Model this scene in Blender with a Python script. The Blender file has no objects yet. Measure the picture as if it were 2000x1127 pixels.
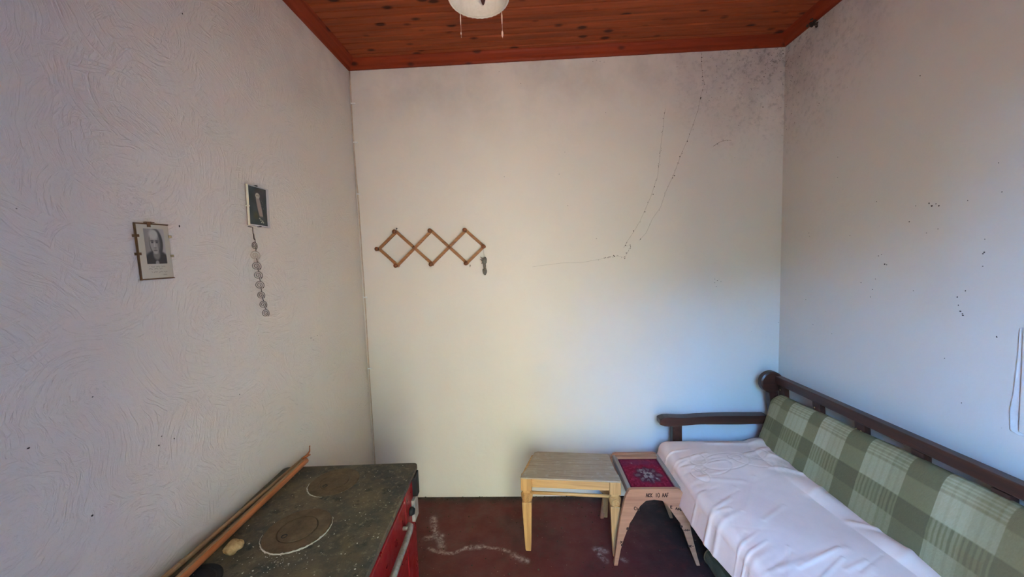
import bpy, bmesh, math, random
import numpy as np
from mathutils import Vector, Matrix
random.seed(7)
rng = np.random.default_rng(7)
scene = bpy.context.scene
COL = scene.collection
PI = math.pi

# ------------------------------------------------------------------ room measures (metres)
XL, XR, D = -1.133, 1.669, 2.493      # left wall, right wall, back wall
YF = -0.12                            # inner face of the front wall (behind the camera)
HW, HC = 2.95, 3.0                    # lower edge of the ceiling moulding, ceiling boards
DOOR = (-0.12, 0.72, 2.40)
TF = 0.45                             # thickness of the old stone front wall            # doorway in the front wall: x0, x1, lintel height

# ------------------------------------------------------------------ camera, sky, sun, exposure
cam_data = bpy.data.cameras.new('camera')
cam_data.sensor_width = 36.0
cam_data.lens = 36.0 * 720.0 / 2000.0
cam_data.clip_start = 0.02
cam = bpy.data.objects.new('camera', cam_data)
COL.objects.link(cam)
_r, _u, _f = Vector((0.99872, 0.03846, -0.03299)), Vector((0.02998, 0.07632, 0.99663)), Vector((-0.04085, 0.99634, -0.07507))
_m = Matrix((_r, _u, -_f)).transposed().to_4x4()
_m.translation = Vector((0, 0, 1.66761))
cam.matrix_world = _m
scene.camera = cam

world = bpy.data.worlds.new('sky')
scene.world = world
world.use_nodes = True
wn, wl = world.node_tree.nodes, world.node_tree.links
wn.clear()
w_out, w_bg = wn.new('ShaderNodeOutputWorld'), wn.new('ShaderNodeBackground')
w_tc, w_sep, w_ramp = wn.new('ShaderNodeTexCoord'), wn.new('ShaderNodeSeparateXYZ'), wn.new('ShaderNodeValToRGB')
wl.new(w_tc.outputs['Generated'], w_sep.inputs[0])
wl.new(w_sep.outputs['Z'], w_ramp.inputs[0])
_e = w_ramp.color_ramp.elements
_e[0].position, _e[0].color = 0.0, (0.205, 0.52, 1.0, 1)
_e[1].position, _e[1].color = 0.7, (0.035, 0.10, 0.36, 1)
wl.new(w_ramp.outputs[0], w_bg.inputs['Color'])
w_bg.inputs['Strength'].default_value = 125.0
wl.new(w_bg.outputs[0], w_out.inputs['Surface'])

sun_d = bpy.data.lights.new('sun', 'SUN')
sun_d.energy, sun_d.angle, sun_d.color = 50.0, 0.01, (1.0, 0.81, 0.60)
sun = bpy.data.objects.new('sun', sun_d)
COL.objects.link(sun)
sun.rotation_euler = Vector((0.85, -0.14, -0.62)).to_track_quat('-Z', 'Y').to_euler()   # light travels this way

portal_d = bpy.data.lights.new('doorway_portal', 'AREA')      # sampling portal for the sky in the doorway
portal_d.shape = 'RECTANGLE'
portal_d.size, portal_d.size_y = DOOR[1] - DOOR[0], DOOR[2]
portal_d.cycles.is_portal = True
portal = bpy.data.objects.new('doorway_portal', portal_d)
COL.objects.link(portal)
portal.location = ((DOOR[0] + DOOR[1]) / 2, YF - 0.44, DOOR[2] / 2)
portal.rotation_euler = (PI / 2, 0, 0) if False else (-PI / 2, PI, 0)

scene.view_settings.view_transform = 'Standard'
scene.view_settings.look = 'None'
scene.view_settings.gamma = 1.0
scene.view_settings.use_curve_mapping = False
scene.view_settings.exposure = 0.34
scene.cycles.max_bounces = 10
scene.cycles.diffuse_bounces = 7
scene.cycles.use_denoising = True
scene.cycles.sample_clamp_indirect = 10.0

# ------------------------------------------------------------------ helpers: materials
def lin(r, g, b):
    f = lambda c: (c / 255 / 12.92) if c <= 10 else ((c / 255 + 0.055) / 1.055) ** 2.4
    return (f(r), f(g), f(b), 1.0)

class NT:
    """small wrapper to write node trees briefly"""
    def __init__(s, name, rough=0.6, spec=0.3):
        s.m = bpy.data.materials.new(name)
        s.m.use_nodes = True
        s.n, s.l = s.m.node_tree.nodes, s.m.node_tree.links
        s.b = s.n['Principled BSDF']
        s.b.inputs['Roughness'].default_value = rough
        s.b.inputs['Specular IOR Level'].default_value = spec
        s.tc = None
    def set(s, sock, v):
        if isinstance(v, bpy.types.NodeSocket): s.l.new(v, sock)
        else: sock.default_value = v
    def coord(s, kind='Object', scale=(1, 1, 1), rnd=False):
        tc = s.n.new('ShaderNodeTexCoord')
        mp = s.n.new('ShaderNodeMapping')
        mp.inputs['Scale'].default_value = scale
        src = tc.outputs[kind]
        if rnd:
            oi = s.n.new('ShaderNodeObjectInfo')
            mu = s.n.new('ShaderNodeMath'); mu.operation = 'MULTIPLY'; mu.inputs[1].default_value = 53.0
            s.l.new(oi.outputs['Random'], mu.inputs[0])
            ad = s.n.new('ShaderNodeVectorMath'); ad.operation = 'ADD'
            s.l.new(src, ad.inputs[0]); s.l.new(mu.outputs[0], ad.inputs[1])
            src = ad.outputs[0]
        s.l.new(src, mp.inputs['Vector'])
        return mp.outputs[0]
    def noise(s, vec, scale=5, detail=4, rough=0.55, dist=0.0):
        t = s.n.new('ShaderNodeTexNoise')
        s.l.new(vec, t.inputs['Vector'])
        for k, v in (('Scale', scale), ('Detail', detail), ('Roughness', rough), ('Distortion', dist)): t.inputs[k].default_value = v
        return t.outputs['Fac']
    def voronoi(s, vec, scale=5, out='Distance', rand=1.0, dims='3D'):
        t = s.n.new('ShaderNodeTexVoronoi')
        t.voronoi_dimensions = dims
        s.l.new(vec, t.inputs['Vector'])
        t.inputs['Scale'].default_value = scale
        t.inputs['Randomness'].default_value = rand
        return t.outputs[out]
    def ramp(s, fac, *stops):
        r = s.n.new('ShaderNodeValToRGB')
        el = r.color_ramp.elements
        while len(el) < len(stops): el.new(0.5)
        for e_, (p, c) in zip(el, stops):
            e_.position = p
            e_.color = c if not isinstance(c, (int, float)) else (c, c, c, 1)
        s.set(r.inputs[0], fac)
        return r.outputs[0]
    def mix(s, fac, a, b, mode='MIX'):
        x = s.n.new('ShaderNodeMix')
        x.data_type = 'RGBA'; x.blend_type = mode
        s.set(x.inputs['Factor'], fac); s.set(x.inputs['A'], a); s.set(x.inputs['B'], b)
        return [o for o in x.outputs if o.type == 'RGBA'][0]
    def math(s, op, a, b=0.0, c=0.0):
        x = s.n.new('ShaderNodeMath'); x.operation = op
        s.set(x.inputs[0], a); s.set(x.inputs[1], b); s.set(x.inputs[2], c)
        return x.outputs[0]
    def attr(s, name):
        a = s.n.new('ShaderNodeAttribute'); a.attribute_name = name
        return a
    def color(s, v): s.set(s.b.inputs['Base Color'], v); return s
    def rough(s, v): s.set(s.b.inputs['Roughness'], v); return s
    def bump(s, h, strength=0.3, dist=0.01, prev=None):
        x = s.n.new('ShaderNodeBump')
        x.inputs['Strength'].default_value = strength
        x.inputs['Distance'].default_value = dist
        s.l.new(h, x.inputs['Height'])
        if prev is not None: s.l.new(prev, x.inputs['Normal'])
        s.l.new(x.outputs[0], s.b.inputs['Normal'])
        return x.outputs[0]

def tinted(name, a, b, rough=0.6, scale=6, stretch=(1, 1, 1), bump=0.0, spec=0.3, metal=0.0, rnd=False, bdist=0.004):
    t = NT(name, rough, spec)
    v = t.coord('Object', stretch, rnd)
    n = t.noise(v, scale, 6, 0.6)
    t.color(t.ramp(n, (0.3, a), (0.7, b)))
    t.b.inputs['Metallic'].default_value = metal
    if bump: t.bump(t.noise(v, scale * 4, 5, 0.6), bump, bdist)
    return t.m

def wood(name, dark, light, knot=None, axis=0, rough=0.5, grain=1.0, rnd=True, spec=0.35):
    t = NT(name, rough, spec)
    sc = [14 * grain, 14 * grain, 14 * grain]; sc[axis] = 0.9 * grain
    v = t.coord('Object', tuple(sc), rnd)
    n = t.noise(v, 2.2, 6, 0.6, 0.6)
    col = t.ramp(n, (0.28, dark), (0.62, light))
    if knot is not None:
        sk = [13, 13, 13]; sk[axis] = 6.5
        vk = t.coord('Object', tuple(sk), rnd)
        d = t.voronoi(vk, 1.0)
        col = t.mix(t.ramp(d, (0.12, 0.9), (0.24, 0.0)), col, knot)
    t.color(col)
    t.bump(n, 0.12, 0.003)
    return t.m

def plaster(name, swirl_axes=None, tint=(0.66, 0.595, 0.53)):
    """painted lime plaster; mould speckle thickens towards the damp upper right corner of the room"""
    t = NT(name, 0.55, 0.25)
    v = t.coord('Object')
    base = t.ramp(t.noise(v, 1.3, 4, 0.6), (0.3, (tint[0] * .95, tint[1] * .95, tint[2] * .94, 1)), (0.7, (*tint, 1)))
    # sooty bloom under the ceiling
    sep = t.n.new('ShaderNodeSeparateXYZ'); t.l.new(v, sep.inputs[0])
    top = t.ramp(t.math('MULTIPLY', sep.outputs['Z'], 0.333), (0.80, 0.0), (0.97, 0.34))
    soot = t.math('MULTIPLY', top, t.ramp(t.noise(v, 2.4, 5, 0.65), (0.42, 0.0), (0.68, 1.0)))
    col = t.mix(soot, base, (0.22, 0.19, 0.18, 1))
    # mould
    sub = t.n.new('ShaderNodeVectorMath'); sub.operation = 'DISTANCE'
    t.l.new(v, sub.inputs[0]); sub.inputs[1].default_value = (1.62, 2.48, 3.0)
    near = t.ramp(sub.outputs['Value'], (0.0, 1.0), (0.85, 0.0))
    mo = t.math('MULTIPLY', near, t.ramp(t.noise(v, 34, 8, 0.75), (0.5, 0.0), (0.72, 1.0)))
    col = t.mix(t.math('MULTIPLY', mo, 0.9), col, (0.035, 0.03, 0.028, 1))
    grey = t.math('MULTIPLY', near, t.ramp(t.noise(v, 5, 5, 0.6), (0.38, 0.0), (0.75, 0.6)))
    col = t.mix(grey, col, (0.25, 0.21, 0.19, 1))
    # tiny fly specks all over
    sp = t.ramp(t.voronoi(v, 17), (0.012, 1.0), (0.035, 0.0))
    sm = t.ramp(t.noise(v, 2.1, 2, 0.5), (0.5, 0.0), (0.62, 0.8))
    col = t.mix(t.math('MULTIPLY', sp, sm), col, (0.09, 0.075, 0.06, 1))
    t.color(col)
    n1 = t.bump(t.noise(v, 60, 6, 0.65), 0.35 if swirl_axes else 0.16, 0.004)
    n1 = t.bump(t.noise(v, 4, 3, 0.5), 0.35, 0.02, n1)
    if swirl_axes:
        cb = t.n.new('ShaderNodeCombineXYZ')
        t.l.new(sep.outputs[swirl_axes[0]], cb.inputs[0]); t.l.new(sep.outputs[swirl_axes[1]], cb.inputs[1])
        wob = t.n.new('ShaderNodeVectorMath'); wob.operation = 'MULTIPLY_ADD'
        nz = t.n.new('ShaderNodeTexNoise'); nz.inputs['Scale'].default_value = 5.0; t.l.new(cb.outputs[0], nz.inputs['Vector'])
        t.l.new(nz.outputs['Color'], wob.inputs[0]); wob.inputs[1].default_value = (0.09, 0.09, 0); t.l.new(cb.outputs[0], wob.inputs[2])
        total = None
        for sc_, off in ((2.1, 0.0), (2.9, 7.3)):
            mv = t.n.new('ShaderNodeVectorMath'); mv.operation = 'ADD'
            t.l.new(wob.outputs[0], mv.inputs[0]); mv.inputs[1].default_value = (off, off * 0.6, 0)
            pos = t.voronoi(mv.outputs[0], sc_, out='Position', dims='2D')
            rel = t.n.new('ShaderNodeVectorMath'); rel.operation = 'SUBTRACT'
            t.l.new(mv.outputs[0], rel.inputs[0]); t.l.new(pos, rel.inputs[1])
            ln_ = t.n.new('ShaderNodeVectorMath'); ln_.operation = 'LENGTH'; t.l.new(rel.outputs[0], ln_.inputs[0])
            rs_ = t.n.new('ShaderNodeSeparateXYZ'); t.l.new(rel.outputs[0], rs_.inputs[0])
            an_ = t.math('ARCTAN2', rs_.outputs[0], rs_.outputs[1])
            pc = t.n.new('ShaderNodeCombineXYZ')
            t.l.new(t.math('MULTIPLY', ln_.outputs['Value'], 100.0), pc.inputs[0]); t.l.new(t.math('MULTIPLY', an_, 2.2), pc.inputs[1])
            t.l.new(t.math('MULTIPLY', off, 1.0), pc.inputs[2])
            wv = t.ramp(t.noise(pc.outputs[0], 1.0, 3, 0.6), (0.50, 0.0), (0.64, 1.0))
            br = t.ramp(t.noise(mv.outputs[0], 4.5, 4, 0.6), (0.42, 0.0), (0.58, 1.0))
            wv = t.math('MULTIPLY', wv, br)
            total = wv if total is None else t.math('MAXIMUM', total, wv)
        t.bump(total, 0.42, 0.004, n1)
    return t.m

def flat_color(name, rough=0.6, spec=0.3, attr='Col', bump=0.0, bscale=300):
    t = NT(name, rough, spec)
    t.color(t.attr(attr).outputs['Color'])
    if bump: t.bump(t.noise(t.coord('Object'), bscale, 3, 0.6), bump, 0.002)
    return t.m

M = {}
M['wall_left'] = plaster('plaster_left_trowelled', ('Y', 'Z'), (0.69, 0.625, 0.54))
M['wall'] = plaster('plaster_smooth', None)
M['filler'] = tinted('white_filler', lin(204, 202, 200), lin(220, 219, 217), 0.75, 20, bump=0.4)
M['board'] = wood('ceiling_pine_varnish', lin(112, 52, 28), lin(146, 70, 38), lin(44, 16, 8), 0, 0.6, spec=0.15)
M['mould'] = wood('moulding_pine_varnish', lin(110, 40, 18), lin(132, 50, 24), lin(50, 18, 9), 0, 0.55, spec=0.15)
M['mouldy'] = wood('moulding_pine_varnish_side', lin(110, 40, 18), lin(132, 50, 24), lin(50, 18, 9), 1, 0.55, spec=0.15)
M['void'] = tinted('dark_void', (0.01, 0.008, 0.006, 1), (0.015, 0.01, 0.008, 1), 0.9)
M['speck'] = tinted('dark_speck', lin(74, 62, 52), lin(42, 35, 30), 0.9, 40)
M['thread'] = tinted('dirty_thread', lin(160, 146, 130), lin(132, 118, 104), 0.9, 40)
M['brass'] = tinted('tarnished_brass', lin(84, 58, 36), lin(116, 84, 50), 0.45, 30, metal=0.3)
M['clip'] = tinted('clip_metal', lin(170, 150, 115), lin(215, 205, 180), 0.25, 30, metal=1.0)
M['cardboard'] = tinted('brown_hardboard', lin(95, 68, 42), lin(120, 88, 56), 0.8, 40)
M['whiteframe'] = tinted('cream_frame', lin(222, 214, 182), lin(236, 230, 205), 0.4, 20)
M['greyframe'] = tinted('pale_grey_edge', lin(178, 172, 166), lin(196, 190, 184), 0.4, 20)
M['print'] = flat_color('printed_paper', 0.5)
M['wire'] = tinted('dark_wire', lin(62, 54, 46), lin(88, 78, 66), 0.4, 60, metal=0.6)
M['wire_pale'] = tinted('pale_wire', lin(168, 150, 128), lin(185, 168, 146), 0.5, 60, metal=0.3)
M['rack'] = wood('rack_beech', lin(122, 76, 46), lin(160, 110, 68), None, 0, 0.5, 2.0)
M['peg'] = tinted('rack_peg_wood', lin(104, 60, 34), lin(128, 78, 46), 0.45, 40)
M['fluff'] = tinted('grey_fabric', lin(92, 86, 78), lin(128, 122, 112), 0.95, 60, bump=0.8)
M['plate'] = None
M['rust'] = None
M['red'] = None
M['soot'] = tinted('black_iron', lin(14, 14, 15), lin(28, 27, 26), 0.6, 30, bump=0.2)
M['handle'] = tinted('dull_grey_metal', lin(120, 114, 106), lin(160, 154, 146), 0.5, 60, metal=0.4, bump=0.15)
M['chip'] = tinted('chipped_enamel', lin(120, 112, 104), lin(150, 142, 132), 0.7, 60)
M['bamboo'] = wood('bamboo_orange', lin(140, 74, 40), lin(186, 110, 62), None, 1, 0.5, 2.0)
M['cane'] = wood('cane_tan', lin(126, 92, 62), lin(172, 136, 98), None, 1, 0.55, 2.0)
M['stone'] = tinted('pale_stone', lin(136, 104, 62), lin(196, 162, 112), 0.9, 45, bump=0.8)
M['flake'] = tinted('paint_flake', lin(176, 168, 150), lin(205, 198, 184), 0.8, 90)
M['grit'] = tinted('floor_grit', lin(44, 34, 26), lin(84, 70, 54), 0.95, 60)
M['stool'] = wood('stool_yellow_wood', lin(158, 112, 66), lin(192, 146, 92), None, 2, 0.55, 1.6)
M['stoolx'] = wood('stool_yellow_wood_rail', lin(158, 112, 66), lin(192, 146, 92), None, 0, 0.55, 1.6)
M['legdark'] = wood('stool_dark_wood', lin(92, 60, 32), lin(124, 84, 46), None, 2, 0.6, 1.6)
M['panel'] = wood('stool_red_brown_wood', lin(140, 92, 66), lin(170, 116, 84), None, 0, 0.5, 1.4)
M['railgrey'] = wood('stool_grey_rail', lin(120, 104, 92), lin(150, 134, 118), None, 1, 0.6, 1.4)
M['burn'] = tinted('burnt_mark', lin(48, 26, 18), lin(62, 34, 22), 0.9, 60)
M['carpet'] = flat_color('woven_carpet', 0.95, 0.1, bump=0.7, bscale=420)
M['sofa'] = wood('sofa_dark_walnut', lin(42, 22, 15), lin(70, 38, 27), None, 1, 0.35, 1.0)
M['sofax'] = wood('sofa_dark_walnut_arm', lin(42, 22, 15), lin(70, 38, 27), None, 0, 0.35, 1.0)
M['screw'] = tinted('brass_screw', lin(180, 150, 96), lin(210, 180, 120), 0.3, 40, metal=1.0)
M['plaid'] = flat_color('plaid_upholstery', 0.9, 0.15, bump=0.5, bscale=500)
M['ticking'] = tinted('mattress_grey_brown', lin(118, 108, 98), lin(142, 132, 120), 0.9, 30, bump=0.3)
M['shade'] = None
M['olive'] = tinted('olive_roll', lin(74, 64, 44), lin(96, 84, 60), 0.9, 25, bump=0.4)
M['bulb'] = tinted('bulb_holder', lin(60, 30, 24), lin(80, 42, 32), 0.5, 20)
M['bead'] = tinted('pale_beads', lin(205, 170, 150), lin(225, 196, 176), 0.5, 40)

t = NT('lamp_fabric', 0.8, 0.2)
v = t.coord('Object')
t.color(t.ramp(t.noise(v, 14, 5, 0.6), (0.3, lin(200, 190, 172)), (0.7, lin(226, 218, 202))))
t.bump(t.noise(t.coord('Object', (1, 1, 12)), 60, 3, 0.5), 0.3, 0.003)
M['shade'] = t.m

t = NT('stove_top_iron', 0.62, 0.3)                       # dark iron under brown dust and grease
v = t.coord('Object')
c = t.ramp(t.noise(v, 7, 8, 0.7), (0.36, lin(50, 51, 50)), (0.52, lin(68, 64, 54)), (0.70, lin(104, 92, 68)))
c = t.mix(t.ramp(t.noise(v, 4.5, 5, 0.65), (0.46, 0.0), (0.66, 0.8)), c, lin(108, 92, 66))
c = t.mix(t.ramp(t.noise(v, 46, 6, 0.75), (0.55, 0.0), (0.70, 0.75)), c, lin(142, 130, 104))
c = t.mix(t.ramp(t.noise(v, 24, 5, 0.6), (0.30, 0.8), (0.42, 0.0)), c, lin(30, 29, 28))
t.color(c); t.bump(t.noise(v, 70, 6, 0.7), 0.4, 0.004)
M['plate'] = t.m
t = NT('rusty_ring_plate', 0.8, 0.2)
v = t.coord('Object')
c = t.ramp(t.noise(v, 16, 8, 0.7), (0.3, lin(76, 62, 48)), (0.6, lin(108, 89, 67)), (0.8, lin(136, 116, 86)))
t.color(c); t.bump(t.noise(v, 80, 6, 0.7), 0.45, 0.004)
M['rust'] = t.m
t = NT('red_enamel', 0.3, 0.5)
v = t.coord('Object')
t.color(t.mix(t.ramp(t.noise(v, 9, 6, 0.7), (0.55, 0.0), (0.8, 0.35)), lin(122, 9, 19), lin(84, 12, 16)))
t.rough(t.ramp(t.noise(v, 14, 5, 0.6), (0.3, 0.22), (0.7, 0.5)))
M['red'] = t.m
t = NT('dusty_boards', 0.85, 0.2)                         # grey dusty seat sheet
v = t.coord('Object', (3, 30, 30))
c = t.ramp(t.noise(v, 2.0, 6, 0.65), (0.3, lin(138, 118, 98)), (0.7, lin(170, 150, 128)))
c = t.mix(t.ramp(t.noise(t.coord('Object'), 30, 5, 0.6), (0.55, 0.0), (0.75, 0.6)), c, lin(178, 168, 154))
t.color(c); t.bump(t.noise(v, 4, 5, 0.6), 0.35, 0.004)
M['seatboard'] = t.m
t = NT('red_painted_concrete', 0.55, 0.35)
v = t.coord('Object')
c = t.ramp(t.noise(v, 2.6, 6, 0.65), (0.30, lin(62, 32, 26)), (0.5, lin(88, 33, 28)), (0.72, lin(98, 42, 34)))
c = t.mix(t.ramp(t.noise(v, 11, 7, 0.7), (0.52, 0.0), (0.78, 0.65)), c, lin(64, 48, 38))
c = t.mix(t.ramp(t.voronoi(v, 24), (0.03, 0.8), (0.07, 0.0)), c, lin(150, 130, 112))
ch = t.math('MULTIPLY', t.attr('chalk').outputs['Fac'], t.ramp(t.noise(v, 38, 7, 0.75), (0.42, 0.0), (0.62, 1.0)))
c = t.mix(ch, c, lin(214, 196, 184))
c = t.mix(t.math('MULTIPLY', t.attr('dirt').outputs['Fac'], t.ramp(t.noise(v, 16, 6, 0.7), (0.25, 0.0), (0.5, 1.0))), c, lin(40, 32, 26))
t.color(c); t.bump(t.noise(v, 40, 6, 0.65), 0.25, 0.006)
t.rough(t.ramp(t.noise(v, 8, 5, 0.6), (0.3, 0.42), (0.7, 0.8)))
M['floor'] = t.m
t = NT('white_cotton_cover', 0.85, 0.15)
v = t.coord('Object')
c = t.ramp(t.noise(v, 3, 5, 0.6), (0.3, lin(228, 186, 160)), (0.7, lin(246, 206, 178)))
c = t.mix(t.math('MULTIPLY', t.attr('stain').outputs['Fac'], t.ramp(t.noise(v, 14, 6, 0.7), (0.35, 0.0), (0.7, 0.75))), c, lin(176, 150, 124))
t.color(c); t.bump(t.noise(v, 260, 3, 0.5), 0.12, 0.001)
M['cover'] = t.m
M['ground'] = tinted('terrace_ground', (0.74, 0.42, 0.23, 1), (0.80, 0.47, 0.27, 1), 0.9, 2)
M['house'] = tinted('neighbour_plaster', (0.50, 0.345, 0.145, 1), (0.56, 0.39, 0.17, 1), 0.9, 2)
M['lawn'] = tinted('shaded_lawn', (0.05, 0.07, 0.025, 1), (0.09, 0.11, 0.04, 1), 0.9, 3)
M['hedge'] = tinted('hedge_green', (0.10, 0.14, 0.05, 1), (0.22, 0.25, 0.09, 1), 0.9, 9)

# ------------------------------------------------------------------ helpers: geometry
def obj(name, bm, mat, parent=None, bevel=0.0, smooth=False, seg=2):
    me = bpy.data.meshes.new(name)
    bmesh.ops.recalc_face_normals(bm, faces=bm.faces)
    bm.to_mesh(me); bm.free()
    if mat is not None: me.materials.append(mat)
    if smooth:
        me.polygons.foreach_set('use_smooth', [True] * len(me.polygons))
    o = bpy.data.objects.new(name, me)
    COL.objects.link(o)
    if parent is not None: o.parent = parent
    if bevel:
        md = o.modifiers.new('bevel', 'BEVEL'); md.width = bevel; md.segments = seg; md.limit_method = 'ANGLE'
    return o

def tag(o, label=None, cat=None, group=None, kind=None):
    for k, v_ in (('label', label), ('category', cat), ('group', group), ('kind', kind)):
        if v_: o[k] = v_
    return o

def thing(name, label, cat, loc=(0, 0, 0), rotz=0.0, group=None):
    o = bpy.data.objects.new(name, None)
    COL.objects.link(o)
    o.empty_display_size = 0.05
    o.location = loc; o.rotation_euler = (0, 0, rotz)
    return tag(o, label, cat, group)

def box(bm, x0, x1, y0, y1, z0, z1, mtx=None):
    r = bmesh.ops.create_cube(bm, size=1.0)
    for v_ in r['verts']:
        v_.co = Vector((x0 + (v_.co.x + .5) * (x1 - x0), y0 + (v_.co.y + .5) * (y1 - y0), z0 + (v_.co.z + .5) * (z1 - z0)))
        if mtx is not None: v_.co = mtx @ v_.co
    return bm

def B(*a): return box(bmesh.new(), *a)

def prism(bm, pts, axis, a, b):
    """closed outline (two remaining axes, in order) extruded along axis from a to b"""
    def mk(p, t_):
        q = list(p); q.insert(axis, t_); return Vector(q)
    va = [bm.verts.new(mk(p, a)) for p in pts]; vb = [bm.verts.new(mk(p, b)) for p in pts]
    bm.faces.new(va); bm.faces.new(vb[::-1])
    n = len(pts)
    for i in range(n): bm.faces.new((va[i], vb[i], vb[(i + 1) % n], va[(i + 1) % n]))
    return bm

def tube(bm, pts, r, n=8, caps=True):
    pts = [Vector(p) for p in pts]
    rs = r if isinstance(r, (list, tuple)) else [r] * len(pts)
    rings = []; prev = None
    for i, p in enumerate(pts):
        d = (pts[min(i + 1, len(pts) - 1)] - pts[max(i - 1, 0)]).normalized()
        if prev is None:
            up = Vector((0, 0, 1)) if abs(d.z) < .9 else Vector((0, 1, 0))
            a = d.cross(up).normalized()
        else:
            a = (prev - d * prev.dot(d)).normalized()
        prev = a; b = d.cross(a)
        rings.append([bm.verts.new(p + (a * math.cos(2 * PI * k / n) + b * math.sin(2 * PI * k / n)) * rs[i]) for k in range(n)])
    for A, C in zip(rings, rings[1:]):
        for k in range(n): bm.faces.new((A[k], A[(k + 1) % n], C[(k + 1) % n], C[k]))
    if caps:
        bm.faces.new(rings[0][::-1]); bm.faces.new(rings[-1])
    return bm

def lathe(bm, prof, c=(0, 0, 0), axis=2, n=24, cap=True):
    """profile of (radius, height) turned round an axis through c"""
    rings = []
    for r, h in prof:
        ring = []
        for k in range(n):
            a = 2 * PI * k / n
            q = [r * math.cos(a), r * math.sin(a)]; q.insert(axis, h)
            ring.append(bm.verts.new(Vector(q) + Vector(c)))
        rings.append(ring)
    for A, C in zip(rings, rings[1:]):
        for k in range(n): bm.faces.new((A[k], A[(k + 1) % n], C[(k + 1) % n], C[k]))
    if cap:
        bm.faces.new(rings[0][::-1]); bm.faces.new(rings[-1])
    return bm

def blob(bm, c, s, seed=0, amp=0.25, sub=2):
    r = bmesh.ops.create_icosphere(bm, subdivisions=sub, radius=1.0)
    q = random.Random(seed)
    ph = [(q.uniform(1, 3), q.uniform(1, 3), q.uniform(1, 3), q.uniform(0, 6)) for _ in range(4)]
    for v_ in r['verts']:
        k = 1 + amp * sum(math.sin(a * v_.co.x * 1.7 + b * v_.co.y * 1.7 + d * v_.co.z * 1.7 + e_) for a, b, d, e_ in ph) / 2.5
        v_.co = Vector((v_.co.x * s[0] * k, v_.co.y * s[1] * k, v_.co.z * s[2] * k)) + Vector(c)
    return bm

def grid_mesh(name, P, mat, parent=None, colors=None, attrs=None, smooth=True, uvclosed=False):
    """P: (nu, nv, 3) array of points -> quad sheet; colors (nu, nv, 3) -> point colours 'Col'; attrs: name -> (nu, nv)"""
    nu, nv = P.shape[:2]
    idx = np.arange(nu * nv).reshape(nu, nv)
    q = np.stack([idx[:-1, :-1], idx[1:, :-1], idx[1:, 1:], idx[:-1, 1:]], -1).reshape(-1, 4)
    me = bpy.data.meshes.new(name)
    me.from_pydata(P.reshape(-1, 3).tolist(), [], q.tolist())
    if colors is not None:
        a = me.attributes.new('Col', 'FLOAT_COLOR', 'POINT')
        rgba = np.ones((nu * nv, 4), np.float32); rgba[:, :3] = colors.reshape(-1, 3)
        a.data.foreach_set('color', rgba.ravel())
    for k, val in (attrs or {}).items():
        a = me.attributes.new(k, 'FLOAT', 'POINT')
        a.data.foreach_set('value', val.astype(np.float32).ravel())
    me.materials.append(mat)
    if smooth: me.polygons.foreach_set('use_smooth', [True] * len(me.polygons))
    o = bpy.data.objects.new(name, me)
    COL.objects.link(o)
    if parent is not None: o.parent = parent
    return o

def s2l(c):
    c = np.asarray(c, float) / 255
    return np.where(c <= 0.04045, c / 12.92, ((c + 0.055) / 1.055) ** 2.4)

def seg_dist(X, Y, pts):
    d = np.full(X.shape, 1e9)
    for (x0, y0), (x1, y1) in zip(pts, pts[1:]):
        dx, dy = x1 - x0, y1 - y0
        t_ = np.clip(((X - x0) * dx + (Y - y0) * dy) / (dx * dx + dy * dy + 1e-12), 0, 1)
        d = np.minimum(d, np.hypot(X - x0 - t_ * dx, Y - y0 - t_ * dy))
    return d

def sm(a, b, x):
    t_ = np.clip((x - a) / (b - a), 0, 1)
    return t_ * t_ * (3 - 2 * t_)

# ------------------------------------------------------------------ outside the doorway (lights the room, out of the picture)
tag(obj('terrace', B(-20, 20, -3.4, YF - TF, -0.35, -0.12), M['ground']), kind='structure')
tag(obj('lawn', B(-20, 20, -24, -3.4, -0.35, -0.14), M['lawn']), kind='structure')
o = tag(obj('neighbour_house', B(0, 9, -6, 0, -0.14, 6.0), M['house']), kind='structure')      # its sunlit front stands askew to the doorway
o.location = (-0.25, -6.0, 0); o.rotation_euler = (0, 0, math.atan2(0.6, 0.8))
bmh = bmesh.new()
for i in range(16):
    hh = 2.0 if i < 6 else 3.1
    blob(bmh, (-13 + i * 0.85, -11.5 + 0.5 * math.sin(i * 2.1), hh - 0.8), (1.1, 0.9, hh + 0.3 * math.sin(i * 1.3)), i, 0.2, 2)
tag(obj('garden_trees', bmh, M['hedge']), kind='structure')

# ------------------------------------------------------------------ room shell
M['blockleaf'] = wood('block_leaf_brown_paint', lin(70, 38, 26), lin(92, 52, 36), None, 2, 0.5)
dl = tag(obj('light_block_leaf', B(0, 0.82, -0.02, 0.02, 0.0, 2.36), M['blockleaf'], bevel=0.003), kind='structure')   # unseen leaf added, swung outwards to block light on the near left wall
dl.location = (DOOR[1] + 0.03, YF - TF - 0.03, 0.01); dl.rotation_euler = (0, 0, -math.radians(65))
T = 0.2
wl_ = tag(obj('wall_left', B(XL - T, XL, YF - T, D + T, 0, HC + 0.1), M['wall_left']), kind='structure')
wb_ = tag(obj('wall_back', B(XL, XR, D, D + T, 0, HC + 0.1), M['wall']), kind='structure')
wr_ = tag(obj('wall_right', B(XR, XR + T, YF - T, D + T, 0, HC + 0.1), M['wall']), kind='structure')
bm = bmesh.new()
box(bm, XL, DOOR[0], YF - TF, YF, 0, HC + 0.1); box(bm, DOOR[1], XR, YF - TF, YF, 0, HC + 0.1); box(bm, DOOR[0], DOOR[1], YF - TF, YF, DOOR[2], HC + 0.1)
wf_ = tag(obj('wall_front', bm, M['wall']), kind='structure')

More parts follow.
